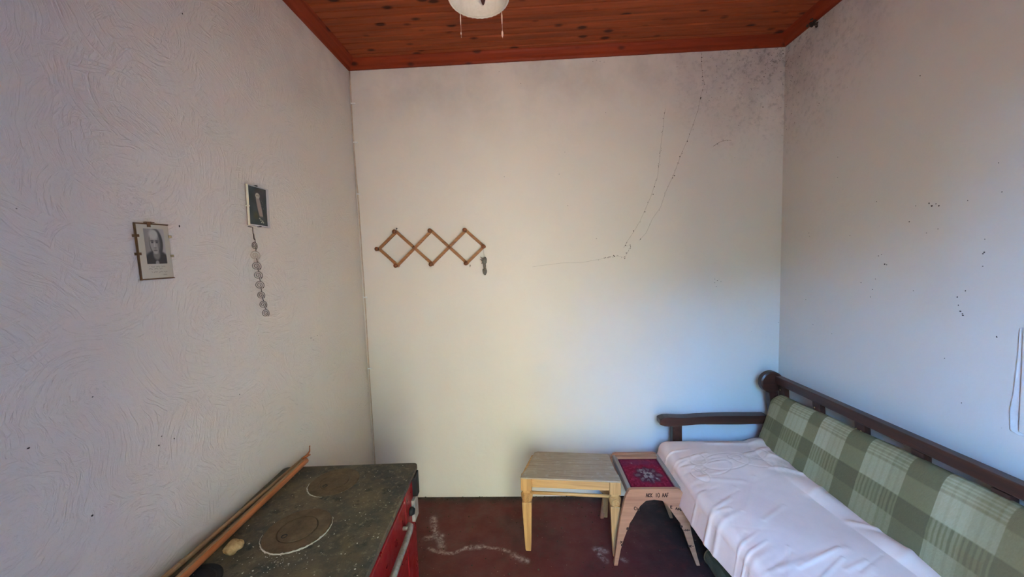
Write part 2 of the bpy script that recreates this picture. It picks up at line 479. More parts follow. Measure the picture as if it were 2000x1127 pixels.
# floor: slab with a fine top carrying worn-paint marks
fx = np.linspace(XL, XR, 430); fy = np.linspace(YF - TF, D, 400)
FX, FY = np.meshgrid(fx, fy, indexing='ij')
P = np.stack([FX, FY, np.zeros_like(FX)], -1)
chalk = 0.55 * (1.0 - sm(0.002, 0.016, seg_dist(FX, FY, [(-0.62, 2.02), (-0.54, 1.985), (-0.47, 1.985), (-0.40, 2.026), (-0.33, 2.035), (-0.22, 2.022), (-0.15, 2.0)])))
chalk = np.maximum(chalk, 0.7 * (1 - sm(0.0, 0.026, seg_dist(FX, FY, [(-0.40, 2.026), (-0.31, 2.033)]))))
for pts, w_ in (([(-0.66, 2.28), (-0.62, 2.16), (-0.56, 2.07), (-0.54, 2.0)], 0.035), ([(-0.66, 2.10), (-0.57, 2.12)], 0.03),
                ([(0.35, 2.015), (0.40, 2.00)], 0.030), ([(0.36, 1.98), (0.39, 1.93)], 0.022), ([(-0.12, 1.97), (-0.05, 1.93)], 0.03),
                ([(0.48, 1.95), (0.5, 1.93)], 0.02)):
    chalk = np.maximum(chalk, 0.52 * (1 - sm(0.0, w_, seg_dist(FX, FY, pts))))
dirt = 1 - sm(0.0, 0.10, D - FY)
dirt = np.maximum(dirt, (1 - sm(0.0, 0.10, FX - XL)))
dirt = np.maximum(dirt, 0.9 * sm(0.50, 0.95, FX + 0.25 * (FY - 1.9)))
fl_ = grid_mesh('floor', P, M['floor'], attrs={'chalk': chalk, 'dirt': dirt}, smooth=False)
tag(fl_, kind='structure')
obj('floor_slab', B(XL - T, XR + T, YF - TF, D + T, -0.12, -0.002), M['floor'], fl_)
bm = bmesh.new()
for i in range(420):                                      # crumbs and dust swept against the walls
    x = random.uniform(XL + .02, XR - .02) if i < 300 else random.uniform(-0.7, 1.0)
    y = D - abs(random.gauss(0, 0.025)) - 0.004 if i < 300 else random.uniform(1.7, 2.45)
    s = random.uniform(0.002, 0.006)
    blob(bm, (x, y, s * 0.5), (s, s * random.uniform(.6, 1.2), s * .7), i, 0.3, 1)
tag(obj('floor_grit', bm, M['grit'], fl_), kind='stuff')

# ceiling: tongue-and-groove boards under a dark deck
ce_ = tag(obj('ceiling', B(XL - T, XR + T, YF - TF, D + T, HC + 0.016, HC + 0.12), M['void']), kind='structure')
pitch = 0.1145
h, g = pitch / 2 - 0.0045, 0.004
prof = [(-h, 0.016), (-h, g), (-h + g, 0), (-0.005, 0), (-0.0035, 0.008), (0.0035, 0.008), (0.005, 0), (h - g, 0), (h, g), (h, 0.016)]
bm = bmesh.new(); prism(bm, prof, 0, XL, XR)
b0 = obj('board', bm, M['board'], ce_)
y = 2.402 + pitch / 2
k = 0
while y > YF - 0.1:
    o = b0 if k == 0 else b0.copy()
    if k: COL.objects.link(o)
    o.parent = ce_
    o.location = (0, y, HC + 0.001 * (k % 3))
    y -= pitch; k += 1

# cornice mouldings
mp = [(0, 0), (0.012, 0.0), (0.018, 0.010), (0.034, 0.018), (0.052, 0.034), (0.058, 0.046), (0.066, 0.05), (0, 0.05)]
bm = bmesh.new(); prism(bm, [(XL + a, HW + b) for a, b in mp], 1, YF, D)
tag(obj('trim_1', bm, M['mouldy'], bevel=0.002), kind='structure')
bm = bmesh.new(); prism(bm, [(D - a, HW + b) for a, b in mp], 0, XL + 0.001, XR - 0.001)
tag(obj('trim_2', bm, M['mould'], bevel=0.002), kind='structure')
bm = bmesh.new(); prism(bm, [(XR - a, HW + b) for a, b in mp], 1, YF, D)
tag(obj('trim_3', bm, M['mouldy'], bevel=0.002), kind='structure')

# raised white filler at the right edge of the picture
PATCH = [(1.294, 1.386), (1.303, 1.384), (1.303, 1.296), (1.308, 1.151), (1.314, 1.094), (1.309, 1.023), (1.288, 1.014), (1.262, 1.018), (1.15, 1.02), (1.15, 1.39)]
bm = bmesh.new(); prism(bm, PATCH, 0, XR - 0.006, XR + 0.01)
obj('filler_patch', bm, M['filler'], wr_, bevel=0.004)
bm = bmesh.new(); prism(bm, [(1.282, 1.38), (1.286, 1.38), (1.279, 1.03), (1.15, 1.03), (1.15, 1.38)], 0, XR - 0.014, XR - 0.002)
obj('filler_board', bm, M['wall'], wr_, bevel=0.002)

# mould and fly specks that can be told apart on the walls
SPK_R=[(2.208,2.491,0.005),(2.215,2.483,0.004),(2.396,2.453,0.004),(2.071,2.159,0.003),(2.067,2.051,0.003),(1.670,2.383,0.004),(1.610,1.847,0.005),(1.599,1.835,0.007),(1.584,1.841,0.005),(1.573,1.832,0.005),(1.662,1.844,0.004),(1.841,1.890,0.003),(1.805,1.640,0.004),(1.788,1.594,0.008),(1.778,1.592,0.006),(1.820,1.633,0.003),(1.831,1.523,0.003),(1.686,1.780,0.003),(1.614,1.726,0.003),(1.572,1.739,0.003),(1.416,1.689,0.004),(1.416,1.641,0.005),(1.419,1.636,0.005),(1.417,1.591,0.004),(1.491,1.470,0.005),(1.466,1.496,0.005),(1.486,1.439,0.006),(1.478,1.416,0.006),(1.469,1.401,0.007),(1.471,1.407,0.005),(2.071,1.209,0.005),(1.364,1.340,0.006),(1.523,1.219,0.005),(1.655,1.481,0.003),(1.906,1.501,0.003),(2.267,1.378,0.003),(1.457,1.061,0.004),(2.206,1.236,0.003),(1.844,1.472,0.003),(2.257,1.773,0.004),(2.252,1.752,0.003),(1.476,1.837,0.004),(1.376,1.851,0.003),(1.980,1.740,0.003),(1.853,1.434,0.003),(2.409,2.564,0.003),(2.368,2.622,0.003),(2.026,2.497,0.003),(2.423,2.738,0.004),(2.405,2.699,0.004),(2.440,2.837,0.005),(2.461,2.802,0.004),(2.367,2.828,0.003),(1.391,1.954,0.003)]
SPK_B=[(1.262,1.492,0.006),(1.245,1.478,0.005),(1.272,1.501,0.004),(1.285,1.484,0.004),(1.255,1.451,0.004),(1.245,1.502,0.003),(0.286,2.019,0.004),(0.274,2.367,0.003),(0.471,1.796,0.005),(0.234,2.227,0.003),(0.543,2.605,0.003),(1.171,2.749,0.006),(1.161,2.772,0.004),(1.184,2.701,0.004),(1.200,2.650,0.004),(1.388,2.485,0.005),(1.537,2.592,0.007),(1.631,2.651,0.004),(1.365,2.284,0.004),(1.661,1.200,0.004),(1.660,2.411,0.005),(1.540,2.777,0.006),(1.504,2.669,0.004),(1.644,2.803,0.005),(1.595,2.868,0.006),(1.655,2.910,0.008),(1.653,2.933,0.008),(1.563,2.913,0.005),(1.468,2.899,0.005),(1.389,2.885,0.005),(1.310,2.895,0.004),(1.208,2.913,0.004),(0.489,2.933,0.005),(0.512,2.925,0.004),(0.538,2.920,0.004),(0.466,2.927,0.003),(-0.129,2.226,0.003),(-0.001,2.815,0.003),(1.648,2.584,0.004),(0.828,2.575,0.003),(-0.139,2.896,0.003)]
SPK_L=[(2.212,2.435,0.004),(1.178,1.816,0.006),(1.854,1.301,0.005),(1.915,1.302,0.005),(1.949,1.295,0.004),(1.875,1.286,0.003),(1.088,1.140,0.005),(1.050,1.167,0.004),(0.857,1.051,0.005),(0.758,1.283,0.005),(1.361,1.183,0.004),(0.888,1.352,0.003),(1.266,2.534,0.003),(1.488,1.390,0.003),(1.039,1.143,0.004)]
def specks(name, L, place, flat, parent):
    bm = bmesh.new()
    for i, (a, b, s) in enumerate(L):
        s = max(0.5 * s, 0.0020)
        sc = [s * random.uniform(.7, 1.2)] * 3; sc[flat] = 0.0012; sc[2] = s * random.uniform(.7, 1.3)
        blob(bm, place(a, b), sc, i, 0.35, 1)
    tag(obj(name, bm, M['speck'], parent), kind='stuff')
for i in range(70):                                       # thicker towards the damp corner
    a = min(abs(random.gauss(0, 0.22)), .8)
    SPK_B.append((XR - 0.01 - a, HW - 0.005 - min(abs(random.gauss(0, 0.12)), .5), random.uniform(.0015, .004)))
    if i % 3 == 0: SPK_R.append((D - 0.01 - abs(random.gauss(0, .06)), HW - 0.03 - abs(random.gauss(0, .25)), random.uniform(.0015, .004)))
specks('mould_specks', SPK_R, lambda a, b: (XR - 0.0005, a, b), 0, wr_)
specks('mould_specks', SPK_B, lambda a, b: (a, D - 0.0005, b), 1, wb_)
specks('mould_specks', SPK_L, lambda a, b: (XL + 0.0005, a, b), 0, wl_)

# dirty threads of old cobweb clinging to the back wall
TR1=[(0.926,2.612),(0.916,2.571),(0.913,2.507),(0.900,2.427),(0.886,2.291),(0.873,2.184),(0.853,2.129),(0.832,2.064),(0.799,1.989),(0.758,1.900),(0.718,1.835),(0.677,1.775),(0.650,1.729)]
TR2=[(1.151,2.945),(1.151,2.876),(1.158,2.791),(1.171,2.755),(1.146,2.678),(1.133,2.602),(1.104,2.514),(1.072,2.426),(1.024,2.318),(0.978,2.196),(0.925,2.083),(0.892,1.985),(0.838,1.911),(0.798,1.822),(0.751,1.773)]
TR3=[(0.663,1.742),(0.697,1.741),(0.673,1.694),(0.656,1.664),(0.608,1.676),(0.554,1.671),(0.514,1.662),(0.384,1.642),(0.230,1.641),(0.041,1.623)]
TR4=[(1.228,2.361),(1.267,2.385),(1.309,2.396),(1.341,2.394)]
def cobweb(pts, label, n, r=0.0007, until=1.0):
    o = thing('cobweb_strand', label, 'cobweb', (pts[0][0], D, pts[0][1]), 0, 'dirty cobweb strands on the back wall')
    L = [(x - pts[0][0], -0.0008, z - pts[0][1]) for x, z in pts]
    obj('thread', tube(bmesh.new(), L, r, 5), M['thread'], o)
    bm = bmesh.new()
    for i in range(n):
        q = random.uniform(0, (len(L) - 1) * until * 0.999); j = int(q); f_ = q - j
        p = Vector(L[j]).lerp(Vector(L[j + 1]), f_)
        s = random.choice((.002, .002, .0028, .004))
        blob(bm, p + Vector((random.gauss(0, .004), 0, random.gauss(0, .004))), (s * .8, .0015, s), i, .3, 1)
    tag(obj('dust_specks', bm, M['speck'], o), kind='stuff')
cobweb(TR1, 'shorter left strand of dirty cobweb curving down the back wall', 34)
cobweb(TR2, 'longest strand of dirty cobweb hanging down from the ceiling moulding on the back wall', 40)
cobweb(TR3, 'nearly level strand of dirty cobweb where the two hanging strands meet', 26, 0.0006, 0.7)
cobweb(TR4, 'short stray slanting cobweb strand near the right corner of the back wall', 6, 0.0013)

bm = bmesh.new()
for i in range(16):
    blob(bm, (random.gauss(0, .009), random.gauss(0, .012), random.gauss(0, .010)), (.007, .008, .007), i, .4, 1)
o = obj('dirt_clump', bm, M['speck']); o.location = (XR - 0.018, 2.235, HW - 0.012)
tag(o, 'small dark clump of dirt clinging under the right ceiling moulding', 'debris')

# ------------------------------------------------------------------ painted cable up the left corner
CAB=[(-1.124,2.945),(-1.127,2.743),(-1.128,2.490),(-1.126,2.280),(-1.121,2.151),(-1.120,1.803),(-1.118,1.383),(-1.121,0.880),(-1.120,0.437),(-1.120,0.02)]
cb = thing('wall_cable', 'thin painted cable running down the corner left of the back wall', 'cable', (XL + 0.02, D - 0.01, 0))
ox, oy = XL + 0.02, D - 0.01
fine = []
for (x0, z0), (x1, z1) in zip(CAB, CAB[1:]):
    for k in range(4): fine.append((x0 + (x1 - x0) * k / 4 - ox, D - 0.007 - oy, z0 + (z1 - z0) * k / 4))
fine.append((CAB[-1][0] - ox, D - 0.007 - oy, CAB[-1][1]))
M['cable'] = tinted('painted_cable', lin(168, 146, 128), lin(198, 178, 158), 0.6, 20)
obj('cable', tube(bmesh.new(), fine, 0.0045, 8), M['cable'], cb, smooth=True)
for z in (2.74, 2.49, 2.15, 1.45, 0.95):
    obj('cable_clip', B(-0.016, 0.012, -0.003, 0.009, z - 0.004, z + 0.004), M['filler'], cb, bevel=0.0015)

# ------------------------------------------------------------------ pendant lamp
LX, LY, LZ = -0.180, 1.765, 2.862
lamp = thing('pendant_lamp', 'off-white fabric pendant lamp shade with two hanging bead strings below the boarded ceiling', 'lamp', (LX, LY, LZ))
R0 = 0.137
bm = bmesh.new()
lathe(bm, [(R0, 0.0), (R0 - 0.004, 0.02), (R0 - 0.020, 0.055), (R0 - 0.05, 0.085), (0.05, 0.100), (0.032, 0.102),
           (0.032, 0.099), (0.05, 0.097), (R0 - 0.053, 0.081), (R0 - 0.024, 0.052), (R0 - 0.008, 0.018), (R0 - 0.004, 0.0)], n=48, cap=False)
obj('shade', bm, M['shade'], lamp, smooth=True)
bm = bmesh.new()
pts = [((R0 - 0.002) * math.cos(2 * PI * k / 72), (R0 - 0.002) * math.sin(2 * PI * k / 72), 0.0015 * (k % 2)) for k in range(73)]
tube(bm, pts, 0.0045, 6, caps=False)
obj('lace_rim', bm, M['shade'], lamp, smooth=True)
bm = bmesh.new(); lathe(bm, [(0.001, 0.004), (0.006, 0.012), (0.012, 0.030), (0.015, 0.055), (0.016, 0.080), (0.014, 0.098)], (0.014, 0.055, 0), n=16)
obj('bulb_holder', bm, M['bulb'], lamp, smooth=True)
obj('cord', tube(bmesh.new(), [(0, 0, 0.12), (0, 0, HC - LZ)], 0.003, 6), M['bulb'], lamp)
bm = bmesh.new(); lathe(bm, [(0.035, HC - LZ - 0.02), (0.045, HC - LZ - 0.006), (0.045, HC - LZ + 0.002)], n=20)
obj('ceiling_rose', bm, M['shade'], lamp)
def beads(x, y, drop, items):
    bm = bmesh.new()
    tube(bm, [(x, y, 0.0), (x + 0.001, y, -drop)], 0.0008, 4)
    for a, b, r in items:
        lathe(bm, [(r * .5, -a), (r, -a - (b - a) * .3), (r, -a - (b - a) * .7), (r * .5, -b)], (x, y, 0), 2, 8)
    obj('bead_string', bm, M['bead'], lamp, smooth=True)
beads(-0.101, 0.090, 0.115, [(0.006, 0.055, .0028), (0.088, 0.100, .0035)])
beads(0.098, 0.094, 0.125, [(0.006, 0.060, .0036), (0.092, 0.120, .0045)])

# ------------------------------------------------------------------ things on the left wall
def print_grid(name, w, h, nx, nz, fn, parent, y, x0=0.0, z0=0.0):
    U, V = np.meshgrid(np.linspace(0, 1, nx), np.linspace(0, 1, nz), indexing='ij')
    P = np.stack([x0 + U * w, np.full_like(U, y), z0 + V * h], -1)
    return grid_mesh(name, P, M['print'], parent, colors=s2l(fn(U, V)))

def ell(U, V, cx, cy, rx, ry, soft=0.15):
    d = np.hypot((U - cx) / rx, (V - cy) / ry)
    return 1 - sm(1 - soft, 1 + soft, d)

def blendc(C, m, col): return C * (1 - m[..., None]) + np.array(col, float) * m[..., None]

def portrait(U, V):
    C = np.ones(U.shape + (3,)) * np.array([182, 172, 150.])
    C -= 14 * (U[..., None] - .5)
    A = (U > .20) & (U < .84) & (V > .27) & (V < .925)
    u, v_ = (U - .20) / .64, (V - .27) / .655          # inside the photograph
    Pp = np.ones(U.shape + (3,)) * np.array([140, 132, 122.]) + (u[..., None] - .3) * 34
    Pp = blendc(Pp, ell(u, v_, .55, .60, .33, .40, .12), (62, 58, 52))        # long dark hair
    Pp = blendc(Pp, ell(u, v_, .50, .05, .62, .33, .12), (58, 54, 50))        # dark shirt
    Pp = blendc(Pp, ell(u, v_, .51, .27, .17, .16, .3), (118, 110, 100))      # neck
    Pp = blendc(Pp, ell(u, v_, .48, .62, .245, .33, .10), (150, 142, 130))    # face
    Pp = blendc(Pp, ell(u, v_, .45, .84, .22, .14, .3), (172, 164, 150))      # forehead
    Pp = blendc(Pp, ell(u, v_, .70, .55, .09, .25, .5) * .6, (92, 86, 80))    # shaded cheek
    for ex in (.36, .58):
        Pp = blendc(Pp, ell(u, v_, ex, .655, .085, .022, .5) * .8, (66, 60, 56))   # brow
        Pp = blendc(Pp, ell(u, v_, ex, .61, .055, .020, .5) * .85, (58, 54, 50))    # eye
    Pp = blendc(Pp, ell(u, v_, .455, .535, .03, .09, .5) * .6, (178, 170, 156))    # nose
    Pp = blendc(Pp, ell(u, v_, .48, .455, .07, .014, .6) * .7, (88, 82, 76))
    Pp = blendc(Pp, ell(u, v_, .48, .385, .10, .016, .5) * .8, (84, 78, 72))       # mouth
    Pp = blendc(Pp, ell(u, v_, .48, .31, .12, .03, .6) * .5, (170, 162, 148))      # chin
    Pp = blendc(Pp, ell(u, v_, .50, .02, .09, .07, .3) * .7, (176, 168, 156))      # collar
    C[A] = Pp[A]
    # handwriting under the photograph
    for v0, a, b in ((.215, .24, .78), (.175, .22, .66), (.115, .30, .80), (.06, .62, .80)):
        wv = v0 + .005 * np.sin(U * 120 + v0 * 300) + .004 * np.sin(U * 67 + v0 * 50) + .004 * np.sin(U * 31)
        m = (1 - sm(.003, .010, np.abs(V - wv))) * ((U > a) & (U < b)) * (np.sin(U * 38 + v0 * 90) > -.75)
        C = blendc(C, m * .55, (116, 106, 96))
    return C

def statue(U, V):
    C = np.ones(U.shape + (3,)) * np.array([58, 66, 64.])
    C += (20 * np.sin(U * 9 + V * 4) * np.sin(V * 11) * .4)[..., None]
    C = blendc(C, ell(U, V, .62, .82, .34, .16, .6) * .35, (96, 74, 74))
    ax = .50 + .34 * (.70 - V) * (V < .72)                 # pale long figure leaning to the right
    wdt = .095 + .035 * np.sin((V - .15) * 5)
    m = (1 - sm(.75, 1.1, np.abs(U - ax) / wdt)) * sm(.20, .26, V) * (1 - sm(.74, .80, V))
    C = blendc(C, m, (150, 132, 118))
    C = blendc(C, ell(U, V, .50, .78, .125, .075, .15), (176, 166, 148))
    C = blendc(C, ell(U, V, .47, .785, .035, .014, .4) * .6, (96, 84, 76))
    C = blendc(C, ell(U, V, .55, .785, .030, .014, .4) * .6, (96, 84, 76))
    C = blendc(C, ell(U, V, .36, .24, .14, .10, .7) * .45, (96, 92, 44))
    for a, b in ((.62, .14), (.72, .12), (.66, .08), (.76, .08), (.56, .18)):
        C = blendc(C, ell(U, V, a, b, .035, .020, .3), (184, 186, 158))
    for a, b in ((.72, .55), (.78, .62), (.80, .46), (.70, .66)):
        C = blendc(C, ell(U, V, a, b, .022, .014, .4) * .7, (110, 122, 108))
    return C

# clip frame with the portrait: near edge against the wall, far edge standing off
W1, H1 = 0.094, 0.164
f1 = thing('picture_frame', 'clip-framed black and white portrait of a man above handwriting, on the left wall', 'picture', (XL, 1.034, 1.648), 0)
f1.rotation_euler = (0, math.radians(-1.2), PI / 2 - math.radians(4))
obj('backing_board', B(0, W1, -0.009, -0.003, 0, H1), M['cardboard'], f1, bevel=0.001)
print_grid('print', W1 - 0.004, H1 - 0.004, 120, 196, portrait, f1, -0.0095, 0.003, 0.002)
t = NT('clear_glass', 0.03, 0.4)
t.b.inputs['Transmission Weight'].default_value = 1.0
t.b.inputs['IOR'].default_value = 1.05
M['glass'] = t.m
obj('brass_edge', box(box(bmesh.new(), -0.002, 0.001, -0.0115, -0.007, 0, H1 + .002), -0.002, W1, -0.0115, -0.006, H1 - 0.001, H1 + 0.002), M['brass'], f1, bevel=0.0008)
obj('bottom_edge', B(0, W1, -0.012, -0.003, -0.002, 0.0005), M['brass'], f1)
for x, z in ((0.0, 0.128), (0.0, 0.075), (W1, 0.128), (W1, 0.068)):
    bm = bmesh.new()
    sgn = 1 if x == 0 else -1
    box(bm, min(x - .004 * sgn, x + .006 * sgn), max(x - .004 * sgn, x + .006 * sgn), -0.0135, -0.0118, z - .004, z + .004)
    box(bm, min(x - .004 * sgn, x - .0025 * sgn), max(x - .004 * sgn, x - .0025 * sgn), -0.0135, -0.001, z - .004, z + .004)
    obj('clip', bm, M['brass' if x == 0 else 'clip'], f1, bevel=0.0006)
bm = bmesh.new(); box(bm, 0.030, 0.040, -0.0140, -0.0125, H1 - .010, H1 + .005); box(bm, .030, .052, -.0140, -0.002, H1 + .003, H1 + .006)
obj('clip', bm, M['brass'], f1, bevel=0.0006)
obj('nail', tube(bmesh.new(), [(0.045, -0.010, H1 + .006), (0.045, 0.012, H1 + .004)], 0.0014, 6), M['brass'], f1)

W2, H2 = 0.110, 0.166
f2 = thing('picture_frame', 'small dark picture of a pale standing figure in a cream-edged frame, above the wire spirals', 'picture', (XL, 1.474, 1.848), 0)
f2.rotation_euler = (0, math.radians(1.8), PI / 2 - math.radians(5))
obj('backing_board', B(0, W2, -0.010, -0.003, 0, H2), M['cardboard'], f2, bevel=0.001)
print_grid('print', W2 - 0.018, H2 - 0.010, 90, 130, statue, f2, -0.0105, 0.006, 0.006)
obj('frame_edge', box(bmesh.new(), -0.002, 0.004, -0.014, -0.007, 0, H2), M['whiteframe'], f2, bevel=0.001)
bm = bmesh.new(); box(bm, 0.0041, W2, -0.0135, -0.002, 0, 0.006); box(bm, W2 - 0.012, W2, -0.0134, -0.002, 0.0061, H2); box(bm, 0.0061, W2 - .0121, -0.0134, -0.002, H2 - 0.004, H2)
obj('frame_edge', bm, M['greyframe'], f2, bevel=0.001)
for x, z in ((0.045, H2 + 0.001), (0.055, 0.0), (0.0, 0.078)):
    obj('clip', B(x - .005, x + .005, -0.0155, -0.002, z - .0025, z + .0025), M['whiteframe' if x == 0 else 'wire'], f2, bevel=0.0006)

# wire spirals hanging below it
SPIR = [(1.482, 1.800), (1.481, 1.764), (1.479, 1.724), (1.482, 1.680), (1.487, 1.642), (1.491, 1.601), (1.494, 1.558), (1.502, 1.518), (1.512, 1.480)]
sp = thing('wire_spiral_hanger', 'hanging strip of nine dark wire spirals on the left wall below the small picture', 'decoration', (XL + 0.014, 1.482, 1.84))
rad = (.015, .017, .020, .019, .018, .0185, .017, .017, .0175)
turn = (0.55, -0.2, -0.9, -0.9, -0.9, -0.9, -0.6, -0.55, -0.45)       # how far each spiral twists about its upright wire
prev = (0, 0, 0)
for i, ((y, z), r, tw) in enumerate(zip(SPIR, rad, turn)):
    cy, cz = y - 1.482, z - 1.84
    d = Vector((math.sin(-tw), math.cos(-tw), 0))           # in-plane horizontal direction
    pts = []
    n = 44
    for k in range(n):
        a = k / (n - 1) * 2 * PI * 2.4
        rr = r * (0.10 + 0.90 * k / (n - 1))
        pts.append(Vector((0.006, cy, cz)) + d * (rr * math.sin(a)) * (0.92 if i > 1 else 0.8) + Vector((0, 0, rr * math.cos(a))))
    pts.append(pts[-1] + Vector((0, 0.004, 0.006)))
    obj('spiral', tube(bmesh.new(), pts, 0.0012 if i != 2 else 0.0014, 6), M['wire_pale'] if i == 2 else M['wire'], sp, smooth=True)
    bm = tube(bmesh.new(), [(0.004, prev[1], prev[2]), (0.004, cy + r * .55 if i else cy, cz + r * .75)], 0.0014, 6)
    obj('link', bm, M['wire'], sp, smooth=True)
    prev = (0, cy + r * .55, cz - r * .6)
bm = tube(bmesh.new(), [(0.0, 0.0, 0.0), (-0.016, 0.0, 0.003)], 0.002, 6)
obj('nail', bm, M['wire'], sp)

# ------------------------------------------------------------------ folding peg rack on the back wall
rk = thing('peg_rack', 'wooden accordion peg rack opened to three diamonds on the back wall', 'coat rack', (-0.635, D, 1.772))
PT = {'L': (-0.992, 1.775), 'T1': (-0.867, 1.886), 'B1': (-0.871, 1.660), 'C1': (-0.751, 1.777), 'T2': (-0.630, 1.884), 'B2': (-0.634, 1.662),
      'C2': (-0.513, 1.773), 'T3': (-0.397, 1.880), 'B3': (-0.399, 1.661), 'R': (-0.279, 1.768)}
PT = {k: Vector((x + 0.635, z - 1.772)) for k, (x, z) in PT.items()}
def slat(a, b, yy):
    p, q = PT[a], PT[b]
    d = (q - p).normalized(); n = Vector((-d.y, d.x)) * 0.0095
    p2, q2 = p - d * .011, q + d * .011
    e1, e2 = d * 0.006, d * 0.006
    out = [p2 + n * .6, p2 + e1 + n, q2 - e2 + n, q2 + n * .6, q2 - n * .6, q2 - e2 - n, p2 + e1 - n, p2 - n * .6]
    bm = bmesh.new(); prism(bm, [tuple(v_) for v_ in out], 1, yy - 0.009, yy)
    obj('slat', bm, M['rack'], rk, bevel=0.001)
for a, b in (('L', 'T1'), ('B1', 'T2'), ('B2', 'T3'), ('B3', 'R')): slat(a, b, -0.0205)
for a, b in (('L', 'B1'), ('T1', 'B2'), ('T2', 'B3'), ('T3', 'R')): slat(a, b, -0.0105)
for k in PT:
    small = k in ('C1', 'C2')
    p = PT[k]
    if small: pr = [(0.004, -0.001), (0.006, -0.028), (0.009, -0.030), (0.010, -0.034), (0.006, -0.037)]
    else: pr = [(0.0045, -0.001), (0.006, -0.030), (0.0075, -0.050), (0.0125, -0.056), (0.0145, -0.064), (0.012, -0.072), (0.005, -0.075)]
    bm = bmesh.new(); lathe(bm, pr, (p.x, 0, p.y), 1, 14)
    obj('peg' if not small else 'rivet', bm, M['peg'], rk, smooth=True)
for k, dx in (('T1', 0.0), ('B3', 0.020)):
    p = PT[k]; up = 0.024 if k == 'T1' else -0.016
    obj('nail', tube(bmesh.new(), [(p.x + dx, -0.001, p.y + up), (p.x + dx, -0.02, p.y + up + .004), (p.x + dx, -0.022, p.y + up - .010)], 0.002, 6), M['wire'], rk)

# small grey trinket on a thread
tk = thing('hanging_trinket', 'small tattered grey fabric trinket hanging from the right end peg of the rack', 'trinket', (-0.279, D - 0.062, 1.768))
obj('thread', tube(bmesh.new(), [(0, 0, -0.012), (0.001, 0.012, -0.072)], 0.0007, 4), M['thread'], tk)
bm = bmesh.new()
blob(bm, (0.001, 0.02, -0.095), (.015, .013, .024), 3, .25, 2)
blob(bm, (0.000, 0.022, -0.130), (.009, .009, .022), 5, .2, 2)
blob(bm, (0.001, 0.022, -0.166), (.015, .013, .024), 8, .25, 2)
obj('body', bm, M['fluff'], tk, smooth=True)
bm = bmesh.new()
for q, p in (((-.004, .02, -.088), (-.026, .018, -.066)), ((-.006, .02, -.096), (-.028, .016, -.082)), ((-.006, .02, -.104), (-.020, .016, -.112)), ((0, .02, -.08), (-.012, .02, -.074))):
    tube(bm, [q, tuple((a + b) / 2 for a, b in zip(q, p)), p], [.006, .0045, .001], 6)
obj('tuft', bm, M['fluff'], tk, smooth=True)

# ------------------------------------------------------------------ wood-burning cook stove
TH = math.radians(2.6)
SC = Vector((-0.809, 1.170, 0.0))
stv = thing('cook_stove', 'red enamelled wood-burning cook stove with a grimy black iron top, against the left wall', 'stove', SC, TH)
def loc(x, y):                     # world point -> stove coordinates
    dx, dy = x - SC.x, y - SC.y
    return (dx * math.cos(TH) + dy * math.sin(TH), -dx * math.sin(TH) + dy * math.cos(TH))
def rrect(x0, x1, y0, y1, r, n=5):
    out = []
    for cx, cy, a0 in ((x1 - r, y1 - r, 0), (x0 + r, y1 - r, PI / 2), (x0 + r, y0 + r, PI), (x1 - r, y0 + r, 1.5 * PI)):
        for k in range(n + 1):
            a = a0 + k / n * PI / 2
            out.append((cx + r * math.cos(a), cy + r * math.sin(a)))
    return out
hu, hv = 0.305, 0.425
bm = bmesh.new(); prism(bm, rrect(-hu, hu, -hv, hv, 0.022), 2, 0.738, 0.76)
obj('hotplate', bm, M['plate'], stv, bevel=0.004)
obj('body', B(-0.285, 0.280, -0.405, 0.405, 0.09, 0.738), M['red'], stv, bevel=0.006)
obj('plinth', B(-0.26, 0.255, -0.385, 0.385, 0.0, 0.09), M['soot'], stv)
FU = 0.280
obj('overhang_shade', B(FU, FU + 0.006, -0.400, 0.245, 0.708, 0.737), M['soot'], stv)  # black strip stands in for the shade under the plate overhang
obj('corner_stile', B(FU, FU + 0.008, 0.262, 0.402, 0.10, 0.736), M['red'], stv, bevel=0.003)
dr = obj('oven_door', B(FU, FU + 0.014, -0.30, 0.238, 0.24, 0.704), M['red'], stv, bevel=0.005)
bm = bmesh.new()
for k in range(9): pass
tube(bm, [(FU + .030, 0.215, .612), (FU + .042, 0.205, .615), (FU + .046, 0.18, .615), (FU + .046, -0.27, .615), (FU + .042, -0.295, .615), (FU + .012, -0.30, .612)], 0.012, 10)
tube(bm, [(FU + .042, 0.195, .615), (FU + .010, 0.195, .615)], 0.008, 8)
hd = obj('door_handle', bm, M['handle'], dr, smooth=True)
lw = obj('ash_drawer', B(FU, FU + 0.012, -0.30, 0.238, 0.105, 0.228), M['red'], stv, bevel=0.004)
obj('drawer_pull', tube(bmesh.new(), [(FU + .010, .05, .17), (FU + .03, .05, .17), (FU + .03, -.09, .17), (FU + .010, -.09, .17)], .006, 8), M['handle'], lw, smooth=True)
obj('corner_cap', box(box(bmesh.new(), FU, FU + 0.030, 0.372, 0.405, 0.63, 0.737), FU + 0.008, FU + 0.030, 0.340, 0.405, 0.722, 0.737), M['soot'], stv, bevel=0.003)
obj('chipped_plate', B(FU + 0.006, FU + 0.022, 0.345, 0.403, 0.53, 0.628), M['chip'], stv, bevel=0.003)
bm = bmesh.new(); lathe(bm, [(0.016, 0.0), (0.018, 0.010), (0.012, 0.022)], (FU + .006, 0.318, 0.60), 0, 16)
obj('damper_knob', bm, M['soot'], stv, smooth=True)
